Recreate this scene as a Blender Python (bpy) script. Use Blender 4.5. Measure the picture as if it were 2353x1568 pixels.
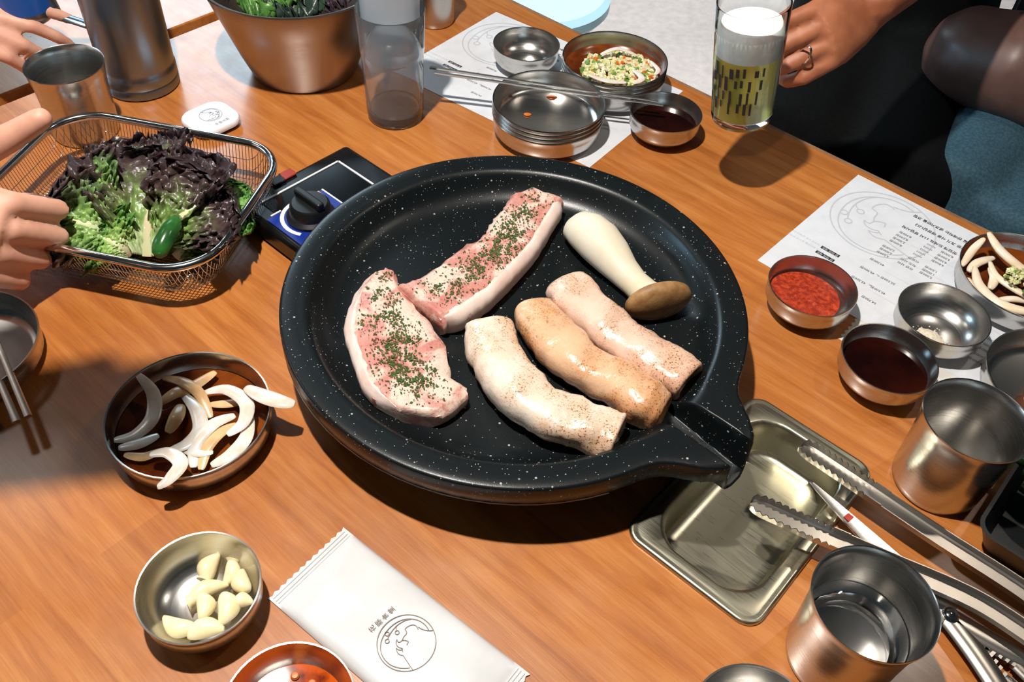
import bpy, math, random
from mathutils import Vector, Matrix, noise as mnoise

# ------------------------------------------------------------------ camera, world, lights, exposure
for o in list(bpy.data.objects):
    bpy.data.objects.remove(o, do_unlink=True)
scene = bpy.context.scene
COL = scene.collection
W, H = 2353, 1568
F, PITCH, ROLL, HC, T = 2050.0, math.radians(47.4), math.radians(4.2), 0.60, 0.75   # T = table top height
_f = Vector((0, math.cos(PITCH), -math.sin(PITCH)))
_r0 = Vector((1, 0, 0)); _u0 = _r0.cross(_f)
_r = _r0*math.cos(ROLL)+_u0*math.sin(ROLL); _u = -_r0*math.sin(ROLL)+_u0*math.cos(ROLL)
cam_data = bpy.data.cameras.new('camera'); cam = bpy.data.objects.new('camera', cam_data); COL.objects.link(cam)
cam_data.sensor_width = 36; cam_data.lens = F/W*36; cam_data.clip_start = 0.02
m = Matrix.Identity(4)
for i in range(3):
    m[i][0] = _r[i]; m[i][1] = _u[i]; m[i][2] = -_f[i]
m[0][3], m[1][3], m[2][3] = 0, 0, T+HC
cam.matrix_world = m
scene.camera = cam

def at(px, py, h=0.0):
    """point of the place that the photograph shows at pixel (px,py), h metres above the table top"""
    d = (px-W/2)/F*_r-(py-H/2)/F*_u+_f
    t = (HC-h)/-d.z
    return Vector((d.x*t, d.y*t, T+h))

world = bpy.data.worlds.new('world'); scene.world = world; world.use_nodes = True
bg = world.node_tree.nodes['Background']
bg.inputs[0].default_value = (0.42, 0.66, 0.80, 1); bg.inputs[1].default_value = 0.022

def lamp(name, kind, loc, energy, color, size=0.05, target=None, size_y=None, spot=None):
    d = bpy.data.lights.new(name, kind); d.energy = energy; d.color = color
    if kind in ('POINT', 'SPOT'): d.shadow_soft_size = size
    if kind == 'SPOT' and spot: d.spot_size = math.radians(spot); d.spot_blend = 0.4
    if kind == 'AREA':
        d.size = size
        if size_y: d.shape = 'RECTANGLE'; d.size_y = size_y
    o = bpy.data.objects.new(name, d); COL.objects.link(o); o.location = loc
    if target is not None:
        o.rotation_euler = (Vector(target)-Vector(loc)).to_track_quat('-Z', 'Y').to_euler()
    return o
lamp('ceiling_spot', 'POINT', (-0.24, 0.44, T+1.32), 76, (1.0, 0.94, 0.86), 0.022)
lamp('ceiling_spot_right', 'POINT', (0.95, 0.95, T+1.35), 7, (1.0, 0.88, 0.74), 0.03)
lamp('ceiling_spot_back', 'SPOT', (0.55, 2.35, 2.7), 260, (1.0, 0.95, 0.92), 0.05, (0.55, 2.35, 0), spot=58)
lamp('ceiling_spot_left', 'POINT', (-1.18, 1.16, T+1.32), 3, (1.0, 0.93, 0.84), 0.09)
lamp('window_far', 'AREA', (-1.55, 3.6, T+1.45), 29, (0.66, 0.86, 1.0), 1.2, (-0.3, 0.9, T), 1.4)
lamp('window_left', 'AREA', (-2.1, 0.85, T+0.75), 13, (0.42, 0.76, 1.0), 0.45, (0, 0.7, T), 0.45)
scene.view_settings.view_transform = 'Standard'
scene.view_settings.look = 'None'
scene.view_settings.gamma = 1.0
scene.view_settings.use_curve_mapping = False
scene.view_settings.exposure = 0.42

# ------------------------------------------------------------------ helpers
def lin(hexs):
    hexs = hexs.lstrip('#')
    c = [int(hexs[i:i+2], 16)/255 for i in (0, 2, 4)]
    return tuple(x/12.92 if x <= 0.04045 else ((x+0.055)/1.055)**2.4 for x in c)+(1,)

class MB:
    def __init__(s): s.v = []; s.f = []
    def add(s, verts, faces):
        b = len(s.v); s.v += [tuple(v) for v in verts]; s.f += [tuple(i+b for i in f) for f in faces]; return s
    def lathe(s, prof, seg=56, c=(0, 0, 0)):
        vs = []; fs = []; rings = []
        for r, z in prof:
            if r < 1e-6: rings.append([len(vs)]); vs.append((c[0], c[1], c[2]+z))
            else:
                rings.append(list(range(len(vs), len(vs)+seg)))
                for k in range(seg):
                    a = 2*math.pi*k/seg; vs.append((c[0]+r*math.cos(a), c[1]+r*math.sin(a), c[2]+z))
        for A, B in zip(rings[:-1], rings[1:]):
            if len(A) == 1 and len(B) == 1: continue
            for k in range(seg):
                k2 = (k+1) % seg
                if len(A) == 1: fs.append((A[0], B[k2], B[k]))
                elif len(B) == 1: fs.append((A[k], A[k2], B[0]))
                else: fs.append((A[k], A[k2], B[k2], B[k]))
        return s.add(vs, fs)
    def loft(s, secs, caps=True, closed=True):
        n = len(secs[0]); vs = [p for q in secs for p in q]; fs = []
        for i in range(len(secs)-1):
            for k in range(n if closed else n-1):
                k2 = (k+1) % n
                fs.append((i*n+k, i*n+k2, (i+1)*n+k2, (i+1)*n+k))
        if caps:
            for i, rev in ((0, True), (len(secs)-1, False)):
                c = sum((Vector(p) for p in secs[i]), Vector())/n; ci = len(vs); vs.append(tuple(c))
                for k in range(n):
                    k2 = (k+1) % n
                    fs.append((i*n+k2, i*n+k, ci) if rev else (i*n+k, i*n+k2, ci))
        return s.add(vs, fs)
    def tube(s, pts, rad, seg=8, closed=False, caps=True, flat=1.0, up=(0, 0, 1)):
        pts = [Vector(p) for p in pts]; n = len(pts); up = Vector(up)
        rads = rad if isinstance(rad, (list, tuple)) else [rad]*n
        secs = []
        for i, p in enumerate(pts):
            a = pts[(i-1) % n] if (closed or i > 0) else p
            b = pts[(i+1) % n] if (closed or i < n-1) else p
            t = (b-a).normalized()
            x = t.cross(up)
            if x.length < 1e-4: x = t.cross(Vector((1, 0, 0.1)))
            x.normalize(); y = x.cross(t)
            secs.append([p+(x*math.cos(2*math.pi*k/seg)+y*flat*math.sin(2*math.pi*k/seg))*rads[i] for k in range(seg)])
        if closed: secs.append(secs[0]); caps = False
        return s.loft(secs, caps)
    def box(s, x0, x1, y0, y1, z0, z1):
        v = [(x, y, z) for z in (z0, z1) for y in (y0, y1) for x in (x0, x1)]
        return s.add(v, [(0, 2, 3, 1), (4, 5, 7, 6), (0, 1, 5, 4), (2, 6, 7, 3), (1, 3, 7, 5), (0, 4, 6, 2)])
    def prism(s, poly, z0, z1):
        n = len(poly); v = [(p[0], p[1], z0) for p in poly]+[(p[0], p[1], z1) for p in poly]
        f = [tuple(range(n-1, -1, -1)), tuple(range(n, 2*n))]+[(k, (k+1) % n, n+(k+1) % n, n+k) for k in range(n)]
        return s.add(v, f)
    def xform(s, M):
        s.v = [tuple(M @ Vector(v)) for v in s.v]; return s
    def build(s, name, mat, parent=None, sharp=40, smooth=True, bevel=0):
        me = bpy.data.meshes.new(name); me.from_pydata(s.v, [], s.f); me.update()
        if smooth:
            me.polygons.foreach_set('use_smooth', [True]*len(me.polygons))
            me.set_sharp_from_angle(angle=math.radians(sharp))
        o = bpy.data.objects.new(name, me); COL.objects.link(o)
        if mat: me.materials.append(mat)
        if parent: o.parent = parent
        if bevel:
            b = o.modifiers.new('bevel', 'BEVEL'); b.width = bevel; b.segments = 3; b.limit_method = 'ANGLE'; b.angle_limit = math.radians(40)
        return o

def tag(o, label=None, cat=None, group=None, kind=None):
    if label: o['label'] = label
    if cat: o['category'] = cat
    if group: o['group'] = group
    if kind: o['kind'] = kind
    return o
def thing(name, label, cat, loc=(0, 0, 0), rz=0, group=None):
    o = bpy.data.objects.new(name, None); COL.objects.link(o); o.location = loc; o.rotation_euler = (0, 0, rz)
    o.empty_display_size = 0.02
    return tag(o, label, cat, group)
def copy_tree(o, parent=None):
    c = o.copy(); COL.objects.link(c)
    if parent: c.parent = parent
    for ch in [x for x in bpy.data.objects if x.parent == o]: copy_tree(ch, c)
    return c
def catmull(pts, n, closed=False):
    P = [Vector(p) for p in pts]; N = len(P); out = []
    segs = N if closed else N-1
    for j in range(n):
        x = j/(n if closed else n-1)*segs; i = min(int(x), segs-1); t = x-i
        g = (lambda k: P[k % N]) if closed else (lambda k: P[max(0, min(N-1, k))])
        a, b, c, d = g(i-1), g(i), g(i+1), g(i+2)
        out.append(0.5*((2*b)+(c-a)*t+(2*a-5*b+4*c-d)*t*t+(3*b-a-3*c+d)*t**3))
    return out
def interp(xs, n):
    return [xs[int(min(j/(n-1)*(len(xs)-1), len(xs)-1.001))]*(1-(j/(n-1)*(len(xs)-1)) % 1)+xs[min(int(j/(n-1)*(len(xs)-1))+1, len(xs)-1)]*((j/(n-1)*(len(xs)-1)) % 1) if j < n-1 else xs[-1] for j in range(n)]

# ------------------------------------------------------------------ materials
class NT:
    def __init__(s, name):
        s.m = bpy.data.materials.new(name); s.m.use_nodes = True; s.t = s.m.node_tree; s.b = s.t.nodes['Principled BSDF']
    def n(s, ty, **kw):
        nd = s.t.nodes.new(ty)
        for k, v in kw.items(): setattr(nd, k, v)
        return nd
    def l(s, a, b): s.t.links.new(a, b)
    def coord(s, scale=(1, 1, 1), kind='Object', rot=(0, 0, 0)):
        tc = s.n('ShaderNodeTexCoord'); mp = s.n('ShaderNodeMapping'); mp.inputs['Scale'].default_value = scale; mp.inputs['Rotation'].default_value = rot
        s.l(tc.outputs[kind], mp.inputs[0]); return mp.outputs[0]
    def noise(s, vec, scale, detail=4, rough=0.55, dist=0):
        nd = s.n('ShaderNodeTexNoise'); nd.inputs['Scale'].default_value = scale; nd.inputs['Detail'].default_value = detail
        nd.inputs['Roughness'].default_value = rough; nd.inputs['Distortion'].default_value = dist
        s.l(vec, nd.inputs['Vector']); return nd.outputs['Fac']
    def ramp(s, fac, stops):
        nd = s.n('ShaderNodeValToRGB'); e = nd.color_ramp.elements
        while len(e) < len(stops): e.new(0.5)
        for el, (p, c) in zip(e, stops): el.position = p; el.color = c if len(c) == 4 else tuple(c)+(1,)
        s.l(fac, nd.inputs[0]); return nd.outputs[0]
    def mix(s, fac, a, b, mode='MIX'):
        nd = s.n('ShaderNodeMix', data_type='RGBA', blend_type=mode)
        for sock, val in ((nd.inputs[0], fac), (nd.inputs[6], a), (nd.inputs[7], b)):
            if hasattr(val, 'links') or hasattr(val, 'is_output'): s.l(val, sock)
            else: sock.default_value = val
        return nd.outputs[2]
    def bump(s, hgt, strength=0.2, dist=0.001):
        nd = s.n('ShaderNodeBump'); nd.inputs['Strength'].default_value = strength; nd.inputs['Distance'].default_value = dist
        s.l(hgt, nd.inputs['Height']); s.l(nd.outputs[0], s.b.inputs['Normal'])
    def set(s, **kw):
        names = dict(base='Base Color', rough='Roughness', metal='Metallic', coat='Coat Weight', coatr='Coat Roughness', trans='Transmission Weight', ior='IOR', sss='Subsurface Weight', sssr='Subsurface Radius', ssss='Subsurface Scale', spec='Specular IOR Level', aniso='Anisotropic', sheen='Sheen Weight', alpha='Alpha')
        for k, v in kw.items():
            sock = s.b.inputs[names[k]]
            if hasattr(v, 'is_output'): s.l(v, sock)
            else: sock.default_value = v
        return s
BLACKW = ((0, 0, 0, 1), (1, 1, 1, 1))
M = {}
def plain(name, hexs, rough=0.5, metal=0.0, **kw):
    t = NT(name); t.set(base=lin(hexs), rough=rough, metal=metal, **kw); M[name] = t.m; return t.m

def steel(name, hexs='c4c2be', r0=0.22, r1=0.28, scale=40, stretch=(.15, .15, 30)):
    t = NT(name); v = t.coord(stretch); nz = t.noise(v, scale, 2)
    t.set(base=lin(hexs), metal=1.0, rough=t.ramp(nz, [(0.3, (r0,)*3), (0.7, (r1,)*3)])); M[name] = t.m
steel('steel'); steel('steel_dull', 'b8b2aa', 0.28, 0.34, 60); steel('steel_tray', 'c4bfaa', 0.27, 0.36, 40, (1, 30, 1))
steel('steel_bright', 'dcdad6', 0.12, 0.18, 30); steel('steel_jug', '8896a4', 0.3, 0.36, 30, (1, 1, 25))
steel('chop', 'd2d0cc', 0.32, 0.38, 30); steel('steel_bowl', 'a39a94', 0.3, 0.36, 30, (1, 1, 25))

def wood():
    t = NT('table_wood'); c = t.coord((1, 1, 1))
    g1 = t.noise(t.coord((1.2, 14, 14)), 6, 6, 0.62, 0.6)
    g2 = t.noise(t.coord((3, 90, 90)), 9, 4, 0.6, 0.2)
    br = t.n('ShaderNodeTexBrick'); br.offset = 0.37; br.squash = 1
    br.inputs['Scale'].default_value = 1; br.inputs['Mortar Size'].default_value = 0.0
    br.inputs['Brick Width'].default_value = 0.42; br.inputs['Row Height'].default_value = 0.058
    br.inputs['Color1'].default_value = (0, 0, 0, 1); br.inputs['Color2'].default_value = (1, 1, 1, 1)
    t.l(c, br.inputs['Vector'])
    base = t.ramp(g1, [(0.22, lin('9c5826')), (0.5, lin('b87236')), (0.78, lin('ca8a4c'))])
    fine = t.ramp(g2, [(0.3, (0.62, 0.55, 0.5, 1)), (0.6, (1, 1, 1, 1))])
    cmul = t.mix(0.38, base, fine, 'MULTIPLY')
    tint = t.ramp(br.outputs['Color'], [(0.0, (0.84, 0.78, 0.74, 1)), (1.0, (1.08, 1.05, 1.0, 1))])
    cmul = t.mix(0.8, cmul, tint, 'MULTIPLY')
    knots = t.ramp(t.noise(t.coord((9, 26, 1)), 1.0, 2), [(0.16, (0.35, 0.25, 0.2, 1)), (0.24, (1, 1, 1, 1))])
    cmul = t.mix(0.8, cmul, knots, 'MULTIPLY')
    sm = t.noise(c, 30, 3)
    t.set(base=cmul, rough=t.ramp(sm, [(0.3, (0.30,)*3), (0.7, (0.42,)*3)]), coat=0.5, coatr=0.2)
    t.bump(g2, 0.12, 0.0006); M['wood'] = t.m
wood()

def pan_mat():
    t = NT('pan_coating'); c = t.coord()
    def specks(sc, lo, hi, seed):
        vo = t.n('ShaderNodeTexVoronoi'); vo.inputs['Scale'].default_value = sc; t.l(c, vo.inputs['Vector'])
        d = t.ramp(vo.outputs['Distance'], [(lo, (1, 1, 1, 1)), (hi, (0, 0, 0, 1))])
        sel = t.ramp(vo.outputs['Color'], [(seed, (0, 0, 0, 1)), (seed+0.02, (1, 1, 1, 1))])
        return t.mix(1.0, d, sel, 'MULTIPLY')
    a = specks(150, 0.11, 0.16, 0.70); b = specks(400, 0.12, 0.19, 0.62)
    s = t.mix(1.0, a, b, 'LIGHTEN')
    col = t.mix(s, lin('0e1315'), lin('a8a6a0'))
    g = t.noise(c, 900, 2)
    t.set(base=col, rough=0.33, spec=0.4); t.bump(g, 0.2, 0.0003); M['pan'] = t.m
pan_mat()

def concrete():
    t = NT('floor_concrete'); c = t.coord()
    n1 = t.noise(c, 2.5, 6); n2 = t.noise(c, 40, 3)
    col = t.mix(0.3, t.ramp(n1, [(0.3, lin('bcb8b8')), (0.7, lin('d0ccca'))]), t.ramp(n2, [(0.3, lin('77726c')), (0.7, lin('b5b0a8'))]))
    t.set(base=col, rough=0.5); M['floor'] = t.m
concrete()

def pork():
    t = NT('raw_pork'); c = t.coord()
    n1 = t.noise(t.coord((1, 1, 1)), 34, 5, 0.6, 0.6); n2 = t.noise(c, 60, 5, 0.6); n3 = t.noise(c, 420, 3)
    lean = t.ramp(n2, [(0.3, lin('bb6f66')), (0.7, lin('d29a8c'))])
    fat = t.ramp(n3, [(0.3, lin('d9b8a6')), (0.7, lin('e8d2c4'))])
    col = t.mix(t.ramp(n1, [(0.46, (0, 0, 0, 1)), (0.56, (1, 1, 1, 1))]), lean, fat)
    sea = t.ramp(n3, [(0.54, (0, 0, 0, 1)), (0.68, (0.6,)*3)])
    col = t.mix(sea, col, lin('8a6a45'))
    t.set(base=col, rough=0.42, sss=0.15, sssr=(0.6, 0.25, 0.15), ssss=0.006); t.bump(n3, 0.5, 0.001); M['pork'] = t.m
    t = NT('pork_fat'); c = t.coord(); n = t.noise(c, 200, 3); n2 = t.noise(c, 30, 4)
    t.set(base=t.mix(t.ramp(n2, [(0.4, (0,)*3), (0.7, (0.8,)*3)]), lin('e6d2c8'), lin('d9aea0')), rough=0.45, sss=0.2, sssr=(0.5, 0.3, 0.2), ssss=0.006); t.bump(n, 0.3, 0.001); M['fat'] = t.m
pork()

def roll_mat(name, base, tint, sea=0.6):
    t = NT(name); c = t.coord()
    n1 = t.noise(c, 30, 4); n2 = t.noise(c, 650, 3, 0.7); n3 = t.noise(c, 24, 4, 0.6)
    col = t.mix(t.ramp(n1, [(0.38, (0,)*3), (0.66, (1,)*3)]), lin(base), lin(tint))
    patch = t.ramp(n3, [(0.46, (0.0,)*3), (0.62, (sea,)*3)])
    col = t.mix(patch, col, lin('c98a50'))
    sp = t.mix(1.0, t.ramp(n2, [(0.55, (0,)*3), (0.62, (1,)*3)]), t.ramp(n3, [(0.42, (0.03,)*3), (0.58, (1,)*3)]), 'MULTIPLY')
    col = t.mix(sp, col, lin('6a4424'))
    t.set(base=col, rough=0.26, sss=0.25, sssr=(0.5, 0.3, 0.2), ssss=0.008, spec=0.6); t.bump(t.noise(c, 160, 4), 0.5, 0.0015); M[name] = t.m
roll_mat('roll_pale', 'e6d8c8', 'e2c6ac', 0.40); roll_mat('roll_peach', 'e0b894', 'dca884', 0.75); roll_mat('roll_pink', 'e6c6b2', 'deb49e', 0.35)
plain('roll_inside', 'b98a72', 0.5)

def two(name, a, b, scale, rough, p=(0.4, 0.65), bump=0.0, **kw):
    t = NT(name); c = t.coord(); n = t.noise(c, scale, 5)
    t.set(base=t.ramp(n, [(p[0], lin(a)), (p[1], lin(b))]), rough=rough, **kw)
    if bump: t.bump(t.noise(c, scale*4, 3), bump, 0.001)
    M[name] = t.m; return t.m
two('mush_stem', 'ddd3c0', 'd4c6a8', 20, 0.55, sss=0.2, ssss=0.006)
two('mush_cap', '8a6238', 'a37c4e', 120, 0.55, bump=0.2)
two('garlic', 'f3e6bf', 'eedca6', 90, 0.35, sss=0.25, ssss=0.006)
two('onion', 'f2ebe4', 'e4d2c0', 60, 0.22, sss=0.3, ssss=0.004, trans=0.15)
two('onion_soy', 'e2bd8e', 'cfa070', 60, 0.22, sss=0.3, ssss=0.004)
two('radish', 'efe0cc', 'e6cfae', 50, 0.3, sss=0.2, ssss=0.004)
two('chili_paste', '8e1c04', 'c8440e', 240, 0.42, bump=1.0, spec=0.4)
two('soy', '160402', '2e0b04', 15, 0.05, spec=0.7)
two('soy_oil', 'c2500f', '6a1d06', 60, 0.08, p=(0.5, 0.7))
two('soy_onion', '4a1c08', '7a3c12', 25, 0.08)
two('salt', 'e6dccb', 'cdbfa6', 300, 0.7, bump=0.6)
two('kimchi', 'd97a32', 'e39a55', 60, 0.35)
two('carrot_bit', 'd9772e', 'c75f1c', 200, 0.4)
two('minced', 'e9e2b8', 'b9bd6a', 160, 0.5, bump=0.5)
two('scallion', '4f7a2c', '86a650', 160, 0.45)
two('herb', '2f5a20', '56702c', 400, 0.6)
two('pepper_flake', '5a4326', '7a5c38', 400, 0.6)
two('leaf_stem', 'cfd9a8', 'e2b7a0', 30, 0.4, sss=0.2, ssss=0.004)
two('chili_green', '1f4a22', '2f6b2c', 30, 0.2, spec=0.6)
two('skin', 'b3704e', '9c5c3e', 30, 0.5, sss=0.15, sssr=(0.8, 0.3, 0.2), ssss=0.01)
two('skin_pale', 'e0aa92', 'd39a84', 30, 0.5, sss=0.15, sssr=(0.8, 0.3, 0.2), ssss=0.01)
two('black_cloth', '040607', '090c0d', 200, 0.9, bump=0.3, spec=0.2)
two('navy_cloth', '16323c', '1f4450', 160, 0.8, bump=0.3)
two('denim', '2c4a58', '3a6072', 260, 0.8, bump=0.4)
two('brown_leather', '62463e', '6e4e46', 30, 0.42, bump=0.05)
two('burner_black', '0c0e10', '15181a', 60, 0.25)
two('white_cloth', 'e4e6ea', 'd6dadf', 120, 0.85, bump=0.2)
two('paper', 'd6d8de', 'cfd2d8', 60, 0.75)
two('receipt', 'd8d3cc', 'd0cac2', 60, 0.7)
two('packet', 'd9d9da', 'd0d0d0', 20, 0.28, spec=0.5)
two('edge_wood', '8d6a4e', '7a5a42', 40, 0.6, bump=0.3)
plain('ink', '3c3a3a', 0.6); plain('ink_light', 'bcbdc4', 0.7); plain('ink_brown', '7d6a5e', 0.5); plain('ink_black', '1d1d20', 0.6); plain('ink_grey', '8d8e94', 0.7)
plain('white_plastic', 'e8e6ea', 0.35); plain('black_plastic', '101214', 0.4); plain('black_gloss', '07090b', 0.12)
plain('label_blue', '0f2a86', 0.3); plain('label_white', 'd8d8da', 0.4); plain('label_red', '9a2f22', 0.4); plain('label_pink', 'd99a8c', 0.4)
plain('blue_print', '1a56a8', 0.3); plain('pale_blue_plastic', 'a9d6e6', 0.4); plain('light_blue_grip', 'b9cfe0', 0.45)
plain('dark_metal', '202326', 0.35, 0.8); plain('wall_paint', '6d6862', 0.8)
plain('sauce_red', 'a8210c', 0.3); plain('white_blade', 'e9e6e2', 0.22, 1.0)
def glass(name, tint='ffffff', rough=0.0, ior=1.45):
    t = NT(name); t.set(base=lin(tint), rough=rough, trans=1.0, ior=ior); M[name] = t.m
glass('glass', 'f4f9fb'); glass('water', 'ffffff', 0.0, 1.33)
for nm, tr_, ro in (('frosted', .72, .3), ('misty', .92, .05)):
    t = NT(nm); t.set(base=lin('e6eef4'), rough=ro, trans=tr_, ior=1.45); M[nm] = t.m
t = NT('beer'); t.set(base=lin('f2e46c'), rough=0.25, trans=0.5, ior=1.34, sss=0.0); M['beer'] = t.m
two('foam', 'f2f0ea', 'e8e4da', 100, 0.7, sss=0.3, ssss=0.005)

def leaf_mat():
    t = NT('lettuce'); c = t.coord()
    at_ = t.n('ShaderNodeAttribute'); at_.attribute_name = 'leafcol'
    n = t.noise(c, 120, 4)
    col = t.mix(0.55, at_.outputs['Color'], t.ramp(n, [(0.3, (0.45,)*3), (0.7, (1.25,)*3)]), 'MULTIPLY')
    t.set(base=col, rough=0.33, sss=0.08, ssss=0.004, spec=0.5); t.bump(n, 0.5, 0.002); M['lettuce'] = t.m
leaf_mat()

# ------------------------------------------------------------------ setting: floor, walls, tables
U2 = Vector((math.cos(math.radians(-39.2)), math.sin(math.radians(-39.2)), 0)); V2 = Vector((-U2.y, U2.x, 0)); RZ = math.radians(-39.2)
def uv(u, v, z=0): return U2*u+V2*v+Vector((0, 0, z))
def uvof(p): return (p.x*U2.x+p.y*U2.y, p.x*V2.x+p.y*V2.y)
tag(MB().box(-4, 5, -3, 6, -0.05, 0).build('floor', M['floor']), kind='structure')
tag(MB().box(-4, 5, 5.9, 6.0, 0, 2.8).build('wall_far', M['wall_paint']), kind='structure')

tray_c = uvof((at(1740, 908)+at(2030, 1095)+at(1427, 1215)+at(1700, 1460))/4)
TW, TL = 0.118, 0.192      # tray flange size along u and v
def tabletop(name, u0, u1, v0, v1, hole, parent, th=0.035):
    """one slab with an optional rectangular cut-out"""
    if not hole: return MB().box(u0, u1, v0, v1, -th, 0).build(name, M['wood'], parent, bevel=0.002)
    a, b, c, d = hole
    vs = []; fs = []
    for z in (-th, 0):
        vs += [(u0, v0, z), (u1, v0, z), (u1, v1, z), (u0, v1, z), (a, c, z), (b, c, z), (b, d, z), (a, d, z)]
    for k in range(4):
        k2 = (k+1) % 4
        fs += [(8+k, 8+k2, 12+k2, 12+k), (k2, k, 4+k, 4+k2), (k, k2, 8+k2, 8+k), (4+k2, 4+k, 12+k, 12+k2)]
    return MB().add(vs, fs).build(name, M['wood'], parent, smooth=False)
U0, U1, V0, V1 = -1.011, 0.80, -0.22, 0.905
tb = thing('dining_table', 'orange-brown wooden dining table that carries the pan and dishes', 'table', (0, 0, T), RZ)
tabletop('tabletop', U0, U1, V0, V1, (tray_c[0]-TW/2+0.014, tray_c[0]+TW/2-0.014, tray_c[1]-TL/2+0.014, tray_c[1]+TL/2-0.014), tb)
MB().box(U0, U1, V1, V1+0.007, -0.036, -0.0008).build('edge_band', M['edge_wood'], tb, bevel=0.0015)
for (uu, vv) in ((U0+0.08, V0+0.08), (U1-0.08, V0+0.08), (U0+0.08, V1-0.12), (U1-0.08, V1-0.12)):
    MB().box(uu-0.03, uu+0.03, vv-0.03, vv+0.03, -T, -0.035).build('leg', M['dark_metal'], tb, bevel=0.003)
tb2 = thing('dining_table', 'neighbouring wooden table beyond the dark gap behind the steel jug', 'table', (0, 0, T), RZ)
tabletop('tabletop', U0-1.25, U0-0.022, 0.22, V1, None, tb2)
for (uu, vv) in ((U0-1.15, .30), (U0-0.12, .30), (U0-1.15, V1-0.12), (U0-0.12, V1-0.12)):
    MB().box(uu-0.03, uu+0.03, vv-0.03, vv+0.03, -T, -0.035).build('leg', M['dark_metal'], tb2, bevel=0.003)

# ------------------------------------------------------------------ gas stove and griddle pan
PH = 0.066; PC = Vector((0.0007, 1.0245, 0))*(HC-PH); PC.z = T
PANR = 0.3724*(HC-PH)
su0, sv = -0.656, (0.352, 0.497)
st = thing('gas_stove', 'black table gas stove with knob panel sticking out from under the pan', 'stove', uv(-0.40, 0.425, T), RZ)
def sl(u, v): return (u+0.40, v-0.425)
x0, y0 = sl(su0, sv[0]); x1, y1 = sl(-0.50, sv[1])
MB().box(x0, x1, y0, y1, 0.0, 0.026).build('body', M['burner_black'], st, bevel=0.006)
MB().lathe([(0, 0), (0.13, 0), (0.135, 0.006), (0.135, 0.024), (0.128, 0.027), (0.06, 0.0275), (0, 0.0275)], 48, (0.057, -0.003, 0)).build('burner_housing', M['burner_black'], st)
pn = MB().box(x0+0.020, x1+0.004, y0+0.018, y1-0.028, 0.0245, 0.0268).build('control_panel', M['black_gloss'], st)
pz = 0.027
def strip(a, b, w, name, mat, par, z=pz, th=0.0006):
    a = Vector(a); b = Vector(b); d = (b-a).normalized(); n = Vector((-d.y, d.x))*w/2
    return MB().prism([a-n, b-n, b+n, a+n], z-0.0004, z+th).build(name, mat, par, smooth=False)
px0, px1, py0, py1 = x0+0.020, x1, y0+0.018, y1-0.028
strip((px0, py0), (px0, py1), 0.0022, 'trim_line', M['label_white'], pn)
strip((px0, py1), (px1, py1), 0.0022, 'trim_line', M['label_white'], pn)
def sp(px, py): 
    w = at(px, py, 0.027); u, v = uvof(w); return Vector(sl(u, v))
kc = sp(716, 498)
MB().prism([kc+Vector(q) for q in ((-0.026, -0.034), (0.05, -0.034), (0.05, 0.034), (-0.026, 0.034))], pz-0.0003, pz+0.0004).build('blue_label', M['label_blue'], st, smooth=False)
for yy in (-0.022, 0.0, 0.016):
    strip(kc+Vector((-0.0275, yy-0.006)), kc+Vector((-0.0275, yy+0.006)), 0.002, 'label_dash', M['label_white'], pn, pz+0.0002)
strip(kc+Vector((-0.026, 0.0345)), kc+Vector((0.045, 0.0345)), 0.0018, 'label_line', M['label_white'], pn, pz+0.0002)
strip(kc+Vector((-0.026, 0.026)), kc+Vector((-0.018, 0.026)), 0.008, 'label_patch', M['label_pink'], pn, pz+0.0004)
for q, mt in (((637, 417), 'black_plastic'), ((661, 402), 'label_red')):
    c = sp(*q); MB().box(c.x-0.006, c.x+0.006, c.y-0.0075, c.y+0.0075, pz-0.0005, pz+0.002).build('button', M[mt], pn, bevel=0.001)
kn = MB().lathe([(0, 0), (0.024, 0), (0.024, 0.004), (0.0205, 0.007), (0.0195, 0.016), (0.017, 0.019), (0, 0.0195)], 40, (kc.x, kc.y, pz-0.0005)).build('knob', M['black_plastic'], st)
MB().box(kc.x-0.019, kc.x+0.019, kc.y-0.004, kc.y+0.004, pz+0.018, pz+0.026).build('knob_grip', M['black_plastic'], kn, bevel=0.002)
arc = [kc+Vector((math.cos(a), math.sin(a)))*0.0265 for a in [math.radians(x) for x in range(150, 301, 10)]]
arc2 = [kc+Vector((math.cos(a), math.sin(a)))*0.0305 for a in [math.radians(x) for x in range(300, 149, -10)]]
MB().prism(arc+arc2, pz-0.0003, pz+0.0007).build('dial_arc', M['label_white'], pn, smooth=False)

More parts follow.
